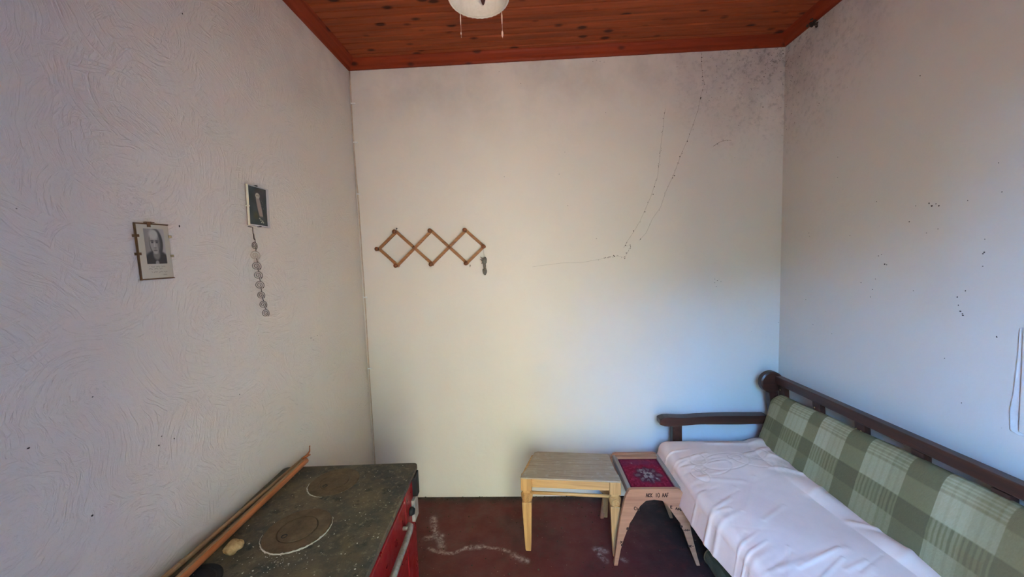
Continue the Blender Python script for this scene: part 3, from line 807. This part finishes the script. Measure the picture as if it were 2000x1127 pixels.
def ring_plate(wx, wy, r):
    u, w_ = loc(wx, wy)
    bm = bmesh.new()
    lathe(bm, [(r, 0.759), (r, 0.7618), (r - .004, 0.7628), (r * .62, 0.7618), (r * .60, 0.7600), (r * .575, 0.7600), (r * .56, 0.7622), (r * .12, 0.7622), (0.002, 0.7610)], (u, w_, 0), 2, 48)
    rp = obj('ring_plate', bm, M['rust'], stv)
    bm = bmesh.new(); lathe(bm, [(0.009, 0.7618), (0.010, 0.7632), (0.007, 0.7632), (0.006, 0.762)], (u - r * .25, w_ - r * .32, 0), 2, 12)
    obj('lifter_socket', bm, M['soot'], rp)
    return u, w_
u1, w1 = ring_plate(-0.822, 1.186, 0.106)
u2, w2 = ring_plate(-0.838, 1.463, 0.098)
# crust of pale ash round the rims
def crust(u, w_, r, a0, a1, wd):
    bm = bmesh.new(); pts = []; rs = []
    n = 60
    for k in range(n):
        a = a0 + (a1 - a0) * k / (n - 1)
        rr = r + .004 + random.gauss(0, .0008)
        pts.append((u + rr * math.cos(a), w_ + rr * math.sin(a), 0.7605)); rs.append(max(.0008, wd * random.uniform(.5, 1.1) * min(1, 4 * k / n, 4 * (n - 1 - k) / n + .1)))
    tube(bm, pts, rs, 6)
    obj('ash_crust', bm, M['flake'], stv)
crust(u1, w1, 0.106, -2.95, 0.55, .0031)
crust(u2, w2, 0.098, 3.2, 4.7, .0022)
# soot-black flue collar with lid near the wall
u3, w3 = loc(-1.005, 0.955)
bm = bmesh.new(); lathe(bm, [(0.085, 0.758), (0.085, 0.7620), (0.080, 0.7632), (0.070, 0.7625), (0.066, 0.7606), (0.014, 0.7606), (0.012, 0.7625), (0.003, 0.7630)], (u3, w3, 0), 2, 40)
obj('flue_cover', bm, M['soot'], stv)
bm = bmesh.new()
for i in range(260):
    if i < 150:
        x, y = random.uniform(-hu + .02, hu - .02), random.uniform(-.36, hv - .02)
    elif i < 230:
        x, y = u1 + random.gauss(0.0, .06), w1 - .13 + random.gauss(0, .05)
    else:
        x, y = random.gauss(.17, .06), random.gauss(.1, .14)
    if abs(x) > hu - .01 or abs(y) > hv - .01 or math.hypot(x - u1, y - w1) < .1: continue
    s = random.choice((.0008, .0012, .0012, .0018, .0026))
    a = random.uniform(0, PI)
    blob(bm, (x, y, 0.7602), (s * random.uniform(.7, 1.5), s * random.uniform(.7, 1.5), .0007), i, .4, 1)
tag(obj('paint_flakes', bm, M['flake'], stv), kind='stuff')

# rods and stone lying on the stove
def rod(name, label, pts, r, mat, n=12, flat=1.0, knots=()):
    o = thing(name, label, 'rod', pts[0])
    p0 = Vector(pts[0])
    P_ = []; R_ = []
    A, E_ = Vector(pts[0]) - p0, Vector(pts[-1]) - p0
    m_ = 26
    for k in range(m_ + 1):
        f_ = k / m_
        P_.append(A.lerp(E_, f_)); R_.append(r[0] + (r[1] - r[0]) * f_)
    bm = tube(bmesh.new(), P_, R_, n)
    obj('shaft', bm, mat, o, smooth=True)
    for f_ in knots:
        q = A.lerp(E_, f_); d = (E_ - A).normalized(); rr = r[0] + (r[1] - r[0]) * f_
        obj('node', tube(bmesh.new(), [q - d * .008, q - d * .003, q + d * .003, q + d * .008], [rr, rr * 1.10, rr * 1.10, rr], n), mat, o, smooth=True)
    return o
ra = rod('bamboo_rod', 'thick orange-brown bamboo rod lying along the wall side of the stove top', [(-1.047, 1.605, 0.776), (-1.029, 0.70, 0.776)], (0.0125, 0.0135), M['bamboo'])
obj('split_edge', B(-0.0045, 0.0045, -0.88, -0.02, 0.0122, 0.0152), M['cane'], ra).rotation_euler = (0, 0, 0.020)
rb = rod('cane_rod', 'thinner tan cane between the orange bamboo rod and the wall, with a splintered tip', [(-1.076, 1.63, 0.774), (-1.098, 0.66, 0.772)], (0.006, 0.0095), M['cane'], 10, knots=(0.38, 0.62, 0.86))
bm = bmesh.new()
tube(bm, [(0.0, -0.01, 0.0), (0.016, 0.006, 0.010), (0.026, 0.012, 0.028), (0.027, 0.014, 0.050)], [.007, .006, .003, .0018], 6)
tube(bm, [(0.006, -0.004, 0.004), (0.030, 0.010, 0.012)], [.006, .0025], 6)
blob(bm, (0.027, 0.014, 0.051), (.0035, .0035, .003), 2, .2, 1)
obj('splinter', bm, M['bamboo'], rb, smooth=True)
bm = bmesh.new(); blob(bm, (0, 0, 0), (.026, .022, .019), 12, .20, 3)
blob(bm, (.014, .004, .004), (.016, .016, .015), 15, .2, 2)
o = obj('stone', bm, M['stone']); o.location = (-0.970, 1.085, 0.779)
tag(o, 'small pale yellowish stone resting on the stove top beside the bamboo rod', 'stone')

# ------------------------------------------------------------------ backless chair seat used as a stool
WS = Vector((0.205, 1.965, 0)); WA = math.radians(-5.0)
ws = thing('wooden_stool', 'yellow wooden stool with grey dusty board seat and carved front legs', 'stool', WS, WA)
# seat plan, front edge on y = 0 (towards the camera), narrowing to the back
plan = [(-0.278, 0.0), (0.278, 0.0), (0.272, 0.05), (0.258, 0.13), (0.250, 0.22), (0.247, 0.275), (0.235, 0.290), (-0.195, 0.290), (-0.215, 0.280), (-0.222, 0.24), (-0.235, 0.17), (-0.238, 0.13), (-0.262, 0.05)]
bm = bmesh.new(); prism(bm, plan, 2, 0.441, 0.450)
obj('seat_board', bm, M['seatboard'], ws, bevel=0.0025)
def wleg(x, y):
    bm = bmesh.new()
    box(bm, x - .031, x + .031, y - .026, y + .030, 0.368, 0.440)            # square block
    box(bm, x - .022, x + .022, y - .018, y + .022, 0.352, 0.369)            # neck
    lathe(bm, [(.022, .353), (.031, .345), (.034, .330), (.032, .312), (.026, .298)], (x, y + .002, 0), 2, 12)
    pts = []
    for h_, r_ in ((.300, .027), (.27, .0265), (.18, .0235), (.09, .020), (.012, .0165), (0.0, .015)): pts.append((h_, r_))
    for (h0, r0), (h1, r1) in zip(pts, pts[1:]):
        a = [bm.verts.new((x + sx * r0, y + sy * r0, h0)) for sx, sy in ((-1, -1), (1, -1), (1, 1), (-1, 1))]
        b = [bm.verts.new((x + sx * r1, y + sy * r1, h1)) for sx, sy in ((-1, -1), (1, -1), (1, 1), (-1, 1))]
        for i in range(4): bm.faces.new((a[i], b[i], b[(i + 1) % 4], a[(i + 1) % 4]))
        if h1 == 0.0: bm.faces.new(b)
        if h0 == .300: bm.faces.new(a[::-1])
    lg = obj('leg', bm, M['stool'], ws, bevel=0.003)
    bm = bmesh.new()
    for r_ in (.021, .012): lathe(bm, [(r_, 0), (r_ - .002, -.005), (r_ - .006, -.005), (r_ - .007, 0)], (x, y - .031, .328), 1, 18)
    lathe(bm, [(.005, 0), (.003, -.006)], (x, y - .031, .328), 1, 10)
    obj('carved_rosette', bm, M['stool'], lg)
wleg(-0.245, 0.03); wleg(0.245, 0.03)
obj('front_apron', B(-0.214, 0.214, 0.010, 0.030, 0.388, 0.440), M['stoolx'], ws, bevel=0.002)
for sx in (-1, 1):
    a, b = Vector((sx * 0.262, 0.06)), Vector((sx * 0.222, 0.262))
    d = (b - a).normalized(); n_ = Vector((-d.y, d.x)) * .009
    bm = bmesh.new(); prism(bm, [tuple(a + n_), tuple(b + n_), tuple(b - n_), tuple(a - n_)], 2, 0.392, 0.440)
    obj('side_apron', bm, M['stoolx'], ws, bevel=0.002)
obj('back_apron', B(-0.175, 0.205, 0.262, 0.280, 0.395, 0.440), M['stoolx'], ws, bevel=0.002)
obj('stretcher', tube(bmesh.new(), [(-0.225, 0.04, 0.338), (0.225, 0.04, 0.338)], 0.0095, 10), M['stoolx'], ws, smooth=True)
for sx, mt in ((-1, M['legdark']), (1, M['stool'])):           # raked rear legs
    bm = bmesh.new()
    x = -0.195 if sx < 0 else 0.225
    sec = [(0.440, 0.268, .021), (0.33, 0.272, .021), (0.18, 0.300, .018), (0.0, 0.345, .015)] if sx > 0 else [(0.440, 0.268, .021), (0.33, 0.270, .021), (0.262, 0.274, .019)]
    for (z0, y0, r0), (z1, y1, r1) in zip(sec, sec[1:]):
        a = [bm.verts.new((x + q * r0, y0 + w_ * r0, z0)) for q, w_ in ((-1, -1), (1, -1), (1, 1), (-1, 1))]
        b = [bm.verts.new((x + q * r1, y1 + w_ * r1, z1)) for q, w_ in ((-1, -1), (1, -1), (1, 1), (-1, 1))]
        for i in range(4): bm.faces.new((a[i], b[i], b[(i + 1) % 4], a[(i + 1) % 4]))
        if z1 == sec[-1][0]: bm.faces.new(b)
        if z0 == .44: bm.faces.new(a[::-1])
    bmesh.ops.remove_doubles(bm, verts=bm.verts, dist=1e-5)
    lg = obj('leg', bm, mt, ws, bevel=0.003)
    if sx > 0:
        bm = bmesh.new(); blob(bm, (x - .016, .268, .25), (.026, .018, .045), 4, .18, 2)
        obj('carved_knee', bm, M['stool'], lg)
        bm = bmesh.new(); lathe(bm, [(.017, 0), (.018, -.006), (.010, -.010)], (x - .015, .245, .345), 1, 14)
        obj('screw_cap', bm, M['greyframe'], lg)

# ------------------------------------------------------------------ stool with carpet seat and two arched end panels
rs = thing('carpet_stool', 'low stool with a red woven carpet seat and arched wooden end panels with burnt marks', 'stool', (0.656, 1.9, 0))
OUT = [(.426, 0), (.447, .161), (.466, .28), (.487, .375), (.497, .402), (.513, .428), (.530, .432), (.765, .432), (.782, .426), (.800, .400), (.812, .347), (.838, .189), (.868, .06), (.884, 0),
       (.866, 0), (.848, .05), (.829, .102), (.812, .150), (.800, .190), (.786, .215), (.781, .240), (.764, .262), (.735, .304), (.712, .345), (.684, .368), (.642, .373), (.600, .368), (.570, .340), (.549, .305), (.530, .268), (.512, .240), (.506, .215), (.496, .195), (.480, .150), (.463, .09), (.446, 0)]
OUT = [(x - .656, z) for x, z in OUT]
def panel_bm(y0, y1):
    bm = bmesh.new()
    prism(bm, OUT, 1, y0, y1)
    bm.normal_update()
    bmesh.ops.triangulate(bm, faces=[f for f in bm.faces if len(f.verts) > 4], ngon_method='EAR_CLIP')
    return bm
pf = obj('end_panel', panel_bm(0.0, 0.020), M['panel'], rs, bevel=0.002)
obj('end_panel', panel_bm(0.365, 0.385), M['panel'], rs, bevel=0.002)
obj('top_rail', box(bmesh.new(), -.136, .118, .330, .364, .395, .428), M['panel'], rs, bevel=0.003)
obj('top_rail', box(bmesh.new(), -.136, .118, .021, .032, .395, .424), M['panel'], rs, bevel=0.003)
for x0 in (-.150, .112): obj('side_rail', B(x0, x0 + .022, .021, .364, .385, .426), M['railgrey'], rs, bevel=0.003)
# woven seat with a medallion
nu_, nv_ = 110, 130
U, V = np.meshgrid(np.linspace(0, 1, nu_), np.linspace(0, 1, nv_), indexing='ij')
dome = .007 * np.sin(PI * U) * np.sin(PI * V)
Pc = np.stack([-.128 + U * .240, .032 + V * .298, .415 + dome], -1)
C = np.ones(U.shape + (3,)) * np.array([128, 30, 48.])
nse = rng.normal(0, 1, (28, 32)); nse = np.kron(nse, np.ones((4, 5)))[:nu_, :nv_]
C += nse[..., None] * np.array([9, 5, 6.])
C = blendc(C, ell(U, V, .5, .86, .34, .10, .5) * .55, (120, 62, 84))
C = blendc(C, sm(.0, .9, np.abs(np.sin(V * 9.5) * np.sin(U * 12.))) * (V > .70) * .35, (96, 40, 72))
R_ = np.hypot((U - .55) / .34, (V - .40) / .27); A_ = np.arctan2(V - .40, U - .55)
ed = 1 + .09 * np.cos(8 * A_) + .10 * nse[:, :] * .5
C = blendc(C, (1 - sm(.7, 1.1, R_ / ed)) * .8, (66, 40, 50))
C = blendc(C, (1 - sm(.12, .2, np.abs(R_ / ed - .66))) * (np.cos(10 * A_) > -.1) * .55, (120, 110, 106))
C = blendc(C, (1 - sm(.22, .46, R_ * (1 + .22 * np.cos(4 * A_ + .5) + .25 * nse))) * .8, (158, 150, 138))
C = blendc(C, (1 - sm(.10, .16, R_)), (70, 52, 60))
C = blendc(C, ((U < .05) | (U > .95) | (V < .04) | (V > .96)) * .6, (70, 26, 40))
seat = grid_mesh('carpet_seat', Pc, M['carpet'], rs, colors=s2l(np.clip(C, 0, 255)))
obj('seat_web', B(-.128, .112, .032, .330, .398, .410), M['railgrey'], rs)
# burnt marks: strokes on the front panel
def strokes(lines, w_=.0030):
    bm = bmesh.new()
    for L in lines:
        for (x0, z0), (x1, z1) in zip(L, L[1:]):
            d = Vector((x1 - x0, z1 - z0)); n_ = Vector((-d.y, d.x)).normalized() * w_ / 2 if d.length > 0 else Vector((0, 0))
            a, b = Vector((x0, z0)), Vector((x1, z1))
            prism(bm, [tuple(a + n_), tuple(b + n_), tuple(b - n_), tuple(a - n_)], 1, -0.0008, 0.001)
    return bm
GL = {'A': [[(0, 0), (.45, 1), (1, 0)], [(.2, .4), (.8, .4)]], 'K': [[(0, 0), (0, 1)], [(.9, 1), (0, .45), (.9, 0)]], 'I': [[(.5, 0), (.5, 1)]],
      'O': [[(.3, 0), (0, .3), (0, .7), (.3, 1), (.7, 1), (1, .7), (1, .3), (.7, 0), (.3, 0)]], 'F': [[(0, 0), (0, 1), (.9, 1)], [(0, .5), (.7, .5)]],
      'D': [[(0, 0), (0, 1), (.6, .9), (.95, .5), (.6, .1), (0, 0)]], 'C': [[(.9, .85), (.5, 1), (.1, .7), (.1, .3), (.5, 0), (.9, .15)]], 'H': [[(0, 0), (0, 1)], [(1, 0), (1, 1)], [(0, .5), (1, .5)]],
      'E': [[(.9, 0), (0, 0), (0, 1), (.9, 1)], [(0, .5), (.7, .5)]], 'M': [[(0, 0), (0, 1), (.5, .4), (1, 1), (1, 0)]], 'X': [[(0, 0), (1, 1)], [(0, 1), (1, 0)]], '-': [[(0, .5), (1, .5)]], ' ': []}
def text_lines(s_, x, z, h_, cw, slope=0.0):
    out = []
    for i, ch_ in enumerate(s_):
        for L in GL[ch_]: out.append([(x + (i * 1.28 + a) * cw, z + b * h_ + (i * 1.28 + a) * cw * slope) for a, b in L])
    return out
LN = text_lines('AKK IO AAF', .600 - .656, .388, .022, .0095)
LN += text_lines('CH', .536 - .656, .318, .018, .012, -.2) + text_lines('E AMA', .728 - .656, .326, .014, .0105, -.3)
LN += text_lines('-H', .494 - .656, .200, .014, .010) + text_lines('X-', .462 - .656, .128, .014, .010) + text_lines('-H-', .795 - .656, .196, .012, .010) + text_lines('HE-', .822 - .656, .106, .010, .008)
tag(obj('burnt_marks', strokes(LN, .0038), M['burn'], rs), kind='stuff')
bm = bmesh.new()
for x, z, s in ((.501, .213, .008), (.470, .118, .007), (.786, .222, .008), (.825, .112, .006), (.560, .318, .006)):
    lathe(bm, [(s, .0006), (s * .8, -.0006)], (x - .656 , 0, z), 1, 8)
tag(obj('burnt_notches', bm, M['burn'], rs), kind='stuff')

# ------------------------------------------------------------------ sofa along the right wall
sf = thing('wooden_sofa', 'dark wooden sofa with green plaid back cushion along the right wall', 'sofa', (1.2, 1.42, 0))
SX, SY = 1.2, 1.42
YA, YB = 2.355, 0.48                       # far and near arm frames
def L3(x, y, z): return (x - SX, y - SY, z)
def side_frame(yc):
    # back post with a round head, raked
    bm = bmesh.new()
    pts = [(1.60, 0.0), (1.585, 0.0), (1.640, 0.0)]
    out = [(1.585, 0.0), (1.565, 0.30), (1.530, 0.62), (1.508, 0.80), (1.560, 0.82), (1.578, 0.62), (1.615, 0.30), (1.630, 0.0)]
    prism(bm, [(x - SX, z) for x, z in out], 1, yc - .022 - SY, yc + .022 - SY)
    pst = obj('back_post', bm, M['sofa'], sf, bevel=0.004)
    bm = bmesh.new(); lathe(bm, [(.060, -.024), (.069, -.018), (.070, .012), (.064, .022)], (1.528 - SX, yc - SY, .848), 1, 36)
    obj('round_head', bm, M['sofax'], pst, smooth=False)
    # arm: wavy plank
    bm = bmesh.new()
    xs = np.linspace(.824, 1.50, 22)
    top = [.632 + .004 * math.cos((x - .84) * 15) * math.exp(-(x - .84) * 2) + .006 * sm(.95, 1.1, x) for x in xs]
    bot = [.578 - .004 * math.cos((x - .84) * 13) * math.exp(-(x - .84) * 2) + .006 * sm(.95, 1.1, x) for x in xs]
    top[0] -= .014; bot[0] += .014; top[1] -= .002; bot[1] += .002
    prism(bm, [(x - SX, z) for x, z in zip(xs, top)] + [(x - SX, z) for x, z in list(zip(xs, bot))[::-1]], 1, yc - .034 - SY, yc + .034 - SY)
    obj('arm', bm, M['sofax'], sf, bevel=0.006, seg=3)
    obj('front_post', B(.908 - SX, .968 - SX, yc - .024 - SY, yc + .024 - SY, 0.0, .585), M['sofa'], sf, bevel=0.004)
    obj('side_rail', B(.968 - SX, 1.55 - SX, yc - .016 - SY, yc + .016 - SY, .30, .38), M['sofax'], sf, bevel=0.003)
side_frame(YA); side_frame(YB)
bm = bmesh.new(); box(bm, 1.540 - SX, 1.586 - SX, YB - SY, YA - .02 - SY, .842, .890)
for v_ in bm.verts: v_.co.z += (YA - .02 - SY - v_.co.y) * .014
o = obj('top_rail', bm, M['sofa'], sf, bevel=0.006, seg=3)
for i, yy in enumerate((2.285, 2.012, 1.750, 1.490, 1.230, .970, .710)):      # uprights behind the cushion
    out = [(1.547, .852), (1.578, .852), (1.612, .34), (1.585, .34)]
    bm = bmesh.new(); prism(bm, [(x - SX, z) for x, z in out], 1, yy - .026 - SY, yy + .026 - SY)
    bs = obj('back_slat', bm, M['sofa'], sf, bevel=0.003)
    bm = bmesh.new()
    for dy in ((0.006,) if i != 2 else (-.012, .014)):
        lathe(bm, [(.004, 0), (.003, -.003)], (1.5475 - SX, yy + dy - SY, .815), 0, 8)
    obj('screw', bm, M['screw'], bs)
obj('lower_rail', B(1.575 - SX, 1.615 - SX, YB - SY, YA - SY, .30, .36), M['sofa'], sf, bevel=0.003)
obj('front_rail', B(.915 - SX, .950 - SX, YB - SY, YA - SY, .26, .36), M['sofa'], sf, bevel=0.004)
bm = bmesh.new(); prism(bm, [(x - SX, y - SY) for x, y in rrect(.885, 1.50, YB + .05, YA - .055, .04)], 2, .372, .440)
obj('seat_mattress', bm, M['ticking'], sf, bevel=0.02, seg=3)

# plaid back cushion: closed section swept along the sofa
ny = 560; y_ = np.linspace(YA - .030, YB + .06, ny)
sec = np.array([(1.500, .430), (1.440, .440), (1.415, .462), (1.412, .490), (1.430, .540), (1.455, .610), (1.480, .680), (1.500, .735), (1.514, .765), (1.534, .785), (1.555, .788), (1.572, .775), (1.580, .740), (1.578, .66), (1.575, .52), (1.56, .445), (1.500, .430)])
sl = np.r_[0, np.cumsum(np.hypot(*np.diff(sec, axis=0).T))]
nt = 170
ts = np.linspace(0, sl[-1], nt)
SXp, SZp = np.interp(ts, sl, sec[:, 0]), np.interp(ts, sl, sec[:, 1])
kern = np.hanning(9); kern /= kern.sum()
def smc(a):
    b = np.r_[a[-9:-1], a[:-1], a[:9]]; b = np.convolve(b, kern, 'same'); b = b[8:8 + len(a)]; b[-1] = b[0]; return b
SXp, SZp = smc(SXp), smc(SZp)
YY, _ = np.meshgrid(y_, ts, indexing='ij')
e_ = np.minimum((y_.max() - y_), (y_ - y_.min()))
puff = 1 - 0.55 * (1 - np.clip(e_ / .045, 0, 1)) ** 2.2         # rounded ends
mx, mz = 1.505, .60
grow = sm(1.75, 1.30, 0) if False else np.clip((2.3 - y_) / 1.0, 0, 1)
PX = mx + (SXp[None] - mx) * puff[:, None] + .035 * grow[:, None] * np.clip((.62 - SZp[None]) / .2, 0, 1)
PZ = mz + (SZp[None] - mz) * (1 - .22 * (1 - np.clip(e_ / .05, 0, 1)) ** 2.2)[:, None] + .054 * grow[:, None] * np.clip((SZp[None] - .6) / .2, 0, 1)
PX += .003 * np.sin(YY * 17) * np.clip((SZp[None] - .5) / .2, 0, 1)
Pq = np.stack([PX - SX, YY - SY, PZ], -1)
# colours
tt = ts[None] * np.ones_like(YY)            # length round the section, 0.10 near the foot .. 0.42 at the crown
uu = (2.345 - YY)
cols_w = [(0.00, .055, .45), (.055, .13, .62), (.13, .20, .28), (.20, .345, .88), (.345, .42, .22), (.42, .50, .98), (.50, .585, .80), (.585, .69, .10), (.69, .80, .80), (.80, .865, .66), (.865, .985, .12), (.985, 1.09, .95), (1.09, 1.17, .72), (1.17, 1.29, .25), (1.29, 1.41, .45), (1.41, 1.55, .9), (1.55, 1.70, .2), (1.70, 1.95, .7)]
cv = np.zeros_like(YY)
for a, b, w_ in cols_w: cv[(uu >= a) & (uu < b)] = w_
s_front = sl[np.argmin(np.abs(sec[:, 1] - .788))]
dn = s_front - tt                           # distance below the crown along the front
rows = [(-1, .02, .30), (.02, .085, .42), (.085, .165, .85), (.165, .245, .18), (.245, .40, .48), (.40, 2, .3)]
rv = np.full_like(YY, .3)
for a, b, w_ in rows: rv[(dn >= a) & (dn < b)] = w_
val = .55 * cv + .45 * rv
fine1 = (np.sin(dn * 2 * PI / .0135) > .45) * (cv > .55) * (dn > -.01) * (dn < .085)       # thin weft stripes
val += .20 * fine1
fine2 = (np.sin(uu * 2 * PI / .017) > .2) * (rv < .25) * (cv > .45)                        # warp stripes in the dark band
val -= .20 * fine2
val -= .06 * (np.sin(uu * 2 * PI / .031 + 1) > .6) * (cv > .5)
val = np.clip(val + rng.normal(0, .02, val.shape), 0, 1)
c0, c1, c2 = np.array([92, 80, 52.]), np.array([130, 115, 78.]), np.array([182, 165, 128.])
v3 = val[..., None]
Cq = np.where(v3 < .5, c0 + (c1 - c0) * v3 * 2, c1 + (c2 - c1) * (v3 - .5) * 2)
brown = sm(.98, 1.3, uu) * (.35 + .35 * (np.sin(uu * 30) > 0) * (np.sin(dn * 26 + 1) > 0))
Cq = blendc(Cq, np.clip(brown, 0, 1) * .75, (122, 78, 38))
bc = grid_mesh('back_cushion', Pq, M['plaid'], sf, colors=s2l(np.clip(Cq, 0, 255)))
bm = bmesh.new(); bm.from_mesh(bc.data)
bmesh.ops.remove_doubles(bm, verts=bm.verts, dist=1e-5)
be = [e for e in bm.edges if e.is_boundary]
bmesh.ops.holes_fill(bm, edges=be, sides=0)
bmesh.ops.recalc_face_normals(bm, faces=bm.faces)
bm.to_mesh(bc.data); bm.free()

# ------------------------------------------------------------------ white cover thrown over the seat
na, nb = 420, 230
ya = np.linspace(0, 1, na); tb = np.linspace(0, 1, nb)
A_, B_ = np.meshgrid(ya, tb, indexing='ij')
yfar, ynear = 2.338, 0.56
yl = yfar + (ynear - yfar) * A_
xb = np.interp(yl, [0.5, 1.30, 1.57, 1.94, 2.20, 2.34], [1.485, 1.475, 1.450, 1.418, 1.425, 1.455])
xf = np.interp(yl, [0.5, 1.36, 1.76, 2.10, 2.30, 2.34], [.83, .822, .802, .805, .812, .822])
over = 0.095 + .008 * np.sin(yl * 9) - .045 * np.clip((1.9 - yl) / .6, 0, 1)        # how far it hangs over the front
flat = xb - xf
s_ = B_ * (flat + over + .045)
rnd = .045
zt = .488
# path: flat, quarter round, then hang
q1 = flat - rnd
ph = np.clip((s_ - q1) / (rnd * PI / 2), 0, 1) * PI / 2
X_ = np.where(s_ < q1, xb - s_, xb - q1 - rnd * np.sin(ph))
Z_ = np.where(s_ < q1, zt, zt - rnd * (1 - np.cos(ph)))
hang = np.clip(s_ - q1 - rnd * PI / 2, 0, None)
Z_ = Z_ - hang
X_ = X_ - hang * .28
# far end rounds down too, the near front corner bulges
ef = np.clip(1 - (yfar - yl) / .06, 0, 1)
Z_ -= .050 * ef ** 2.4
# rolled-up edge against the back cushion
be_ = np.clip(1 - s_ / .10, 0, 1)
Z_ += .020 * np.sin(PI * np.clip(s_ / .11, 0, 1)) * (.6 + .4 * np.sin(yl * 19)) + .030 * np.exp(-((yl - 2.26) / .05) ** 2) * be_
# wrinkles
def ridge(x, y, p, q, w_, h_):
    d = seg_dist(x, y, [p, q])
    return h_ * np.exp(-(d / w_) ** 2)
fx_, fy_ = X_, yl
wr = np.zeros_like(X_)
for k in range(46):
    x0 = rng.uniform(.80, 1.35); y0 = rng.uniform(1.0, 2.15)
    ln = rng.uniform(.10, .34); an = rng.normal(-2.6, .35)
    wr += ridge(fx_, fy_, (x0, y0), (x0 + ln * math.cos(an), y0 + ln * math.sin(an)), rng.uniform(.006, .016), rng.uniform(-.002, .0035))
for k in range(26):                           # sagging folds running over the front edge
    y0 = rng.uniform(1.0, 2.2)
    wr += ridge(fx_, fy_, (.95, y0 + .02), (.76, y0 - rng.uniform(.02, .12)), rng.uniform(.006, .014), rng.uniform(-.003, .006)) * sm(1.0, .84, fx_)
for x0, y0, x1, y1, h_ in ((1.46, 2.2, 1.25, 2.12, .008), (1.45, 1.9, 1.30, 1.98, .007), (1.44, 1.8, 1.33, 1.75, .006), (1.46, 1.5, 1.36, 1.56, .007), (1.47, 1.4, 1.38, 1.36, .006), (1.4, 2.25, 1.1, 2.26, .006), (1.45, 2.0, 1.36, 2.08, .008)):
    wr += ridge(fx_, fy_, (x0, y0), (x1, y1), .016, h_)
wr += .006 * np.sin(fx_ * 5 + yl * 7) * np.sin(yl * 4)
# quilted floral outlines pressed into the cloth near the far end
flo = np.zeros_like(X_)
def petal(cx, cy, rx, ry, rot, amp=1.0):
    dx, dy = fx_ - cx, fy_ - cy
    u_ = (dx * math.cos(rot) + dy * math.sin(rot)) / rx; v_ = (-dx * math.sin(rot) + dy * math.cos(rot)) / ry
    return amp * np.exp(-(((np.hypot(u_, v_) - 1) * min(rx, ry)) / .0045) ** 2)
for cx, cy, rx, ry, ro in ((1.10, 2.06, .15, .075, .3), (1.17, 2.10, .035, .030, 0), (1.02, 2.0, .11, .05, .5), (1.24, 2.05, .10, .05, -.5), (.95, 2.08, .06, .04, 1.0), (.93, 2.00, .035, .025, .4), (1.30, 2.12, .07, .045, .2), (.90, 1.94, .04, .06, .2)):
    flo = np.maximum(flo, petal(cx, cy, rx, ry, ro))
wr -= .0020 * flo
kz = sm(q1 + rnd * 1.6, q1 + rnd * .4, s_) * .85 + .15
Z_ = Z_ + wr * kz
X_ = X_ - np.maximum(wr, -.002) * 1.2 * sm(q1 + rnd * .3, q1 + rnd * 1.6, s_)
stain = np.exp(-((fx_ - 1.36) / .07) ** 2 - ((fy_ - 1.98) / .09) ** 2) + .7 * np.exp(-((fx_ - 1.40) / .04) ** 2 - ((fy_ - 2.26) / .06) ** 2) + .5 * np.exp(-((fx_ - .93) / .05) ** 2 - ((fy_ - 2.0) / .07) ** 2) + .25 * flo
Pv = np.stack([X_ - 1.15, yl - 1.45, Z_ - .486], -1)
cvr = grid_mesh('sofa_cover', Pv, M['cover'], attrs={'stain': np.clip(stain, 0, 1)})
cvr.location = (1.15, 1.45, .486)
md = cvr.modifiers.new('cloth_thickness', 'SOLIDIFY'); md.thickness = 0.004; md.offset = -1.0
tag(cvr, 'white quilted cotton cover spread over the seat of the wooden sofa', 'bed cover')

# dusty roll on the floor under the sofa front
rl = thing('rolled_mat', 'dusty olive-brown roll lying on the floor under the sofa front', 'roll', (0.955, 1.60, 0.05))
pts = [(0, -.60 + k * .1, 0) for k in range(10)]
obj('mat', tube(bmesh.new(), pts, .048, 18), M['olive'], rl, smooth=False)
bm = bmesh.new(); tube(bm, [(.049 * math.cos(a), .300, .049 * math.sin(a)) for a in np.linspace(0, 2 * PI, 25)], .004, 6, caps=False)
obj('pale_rim', bm, M['cardboard'], rl, smooth=True)
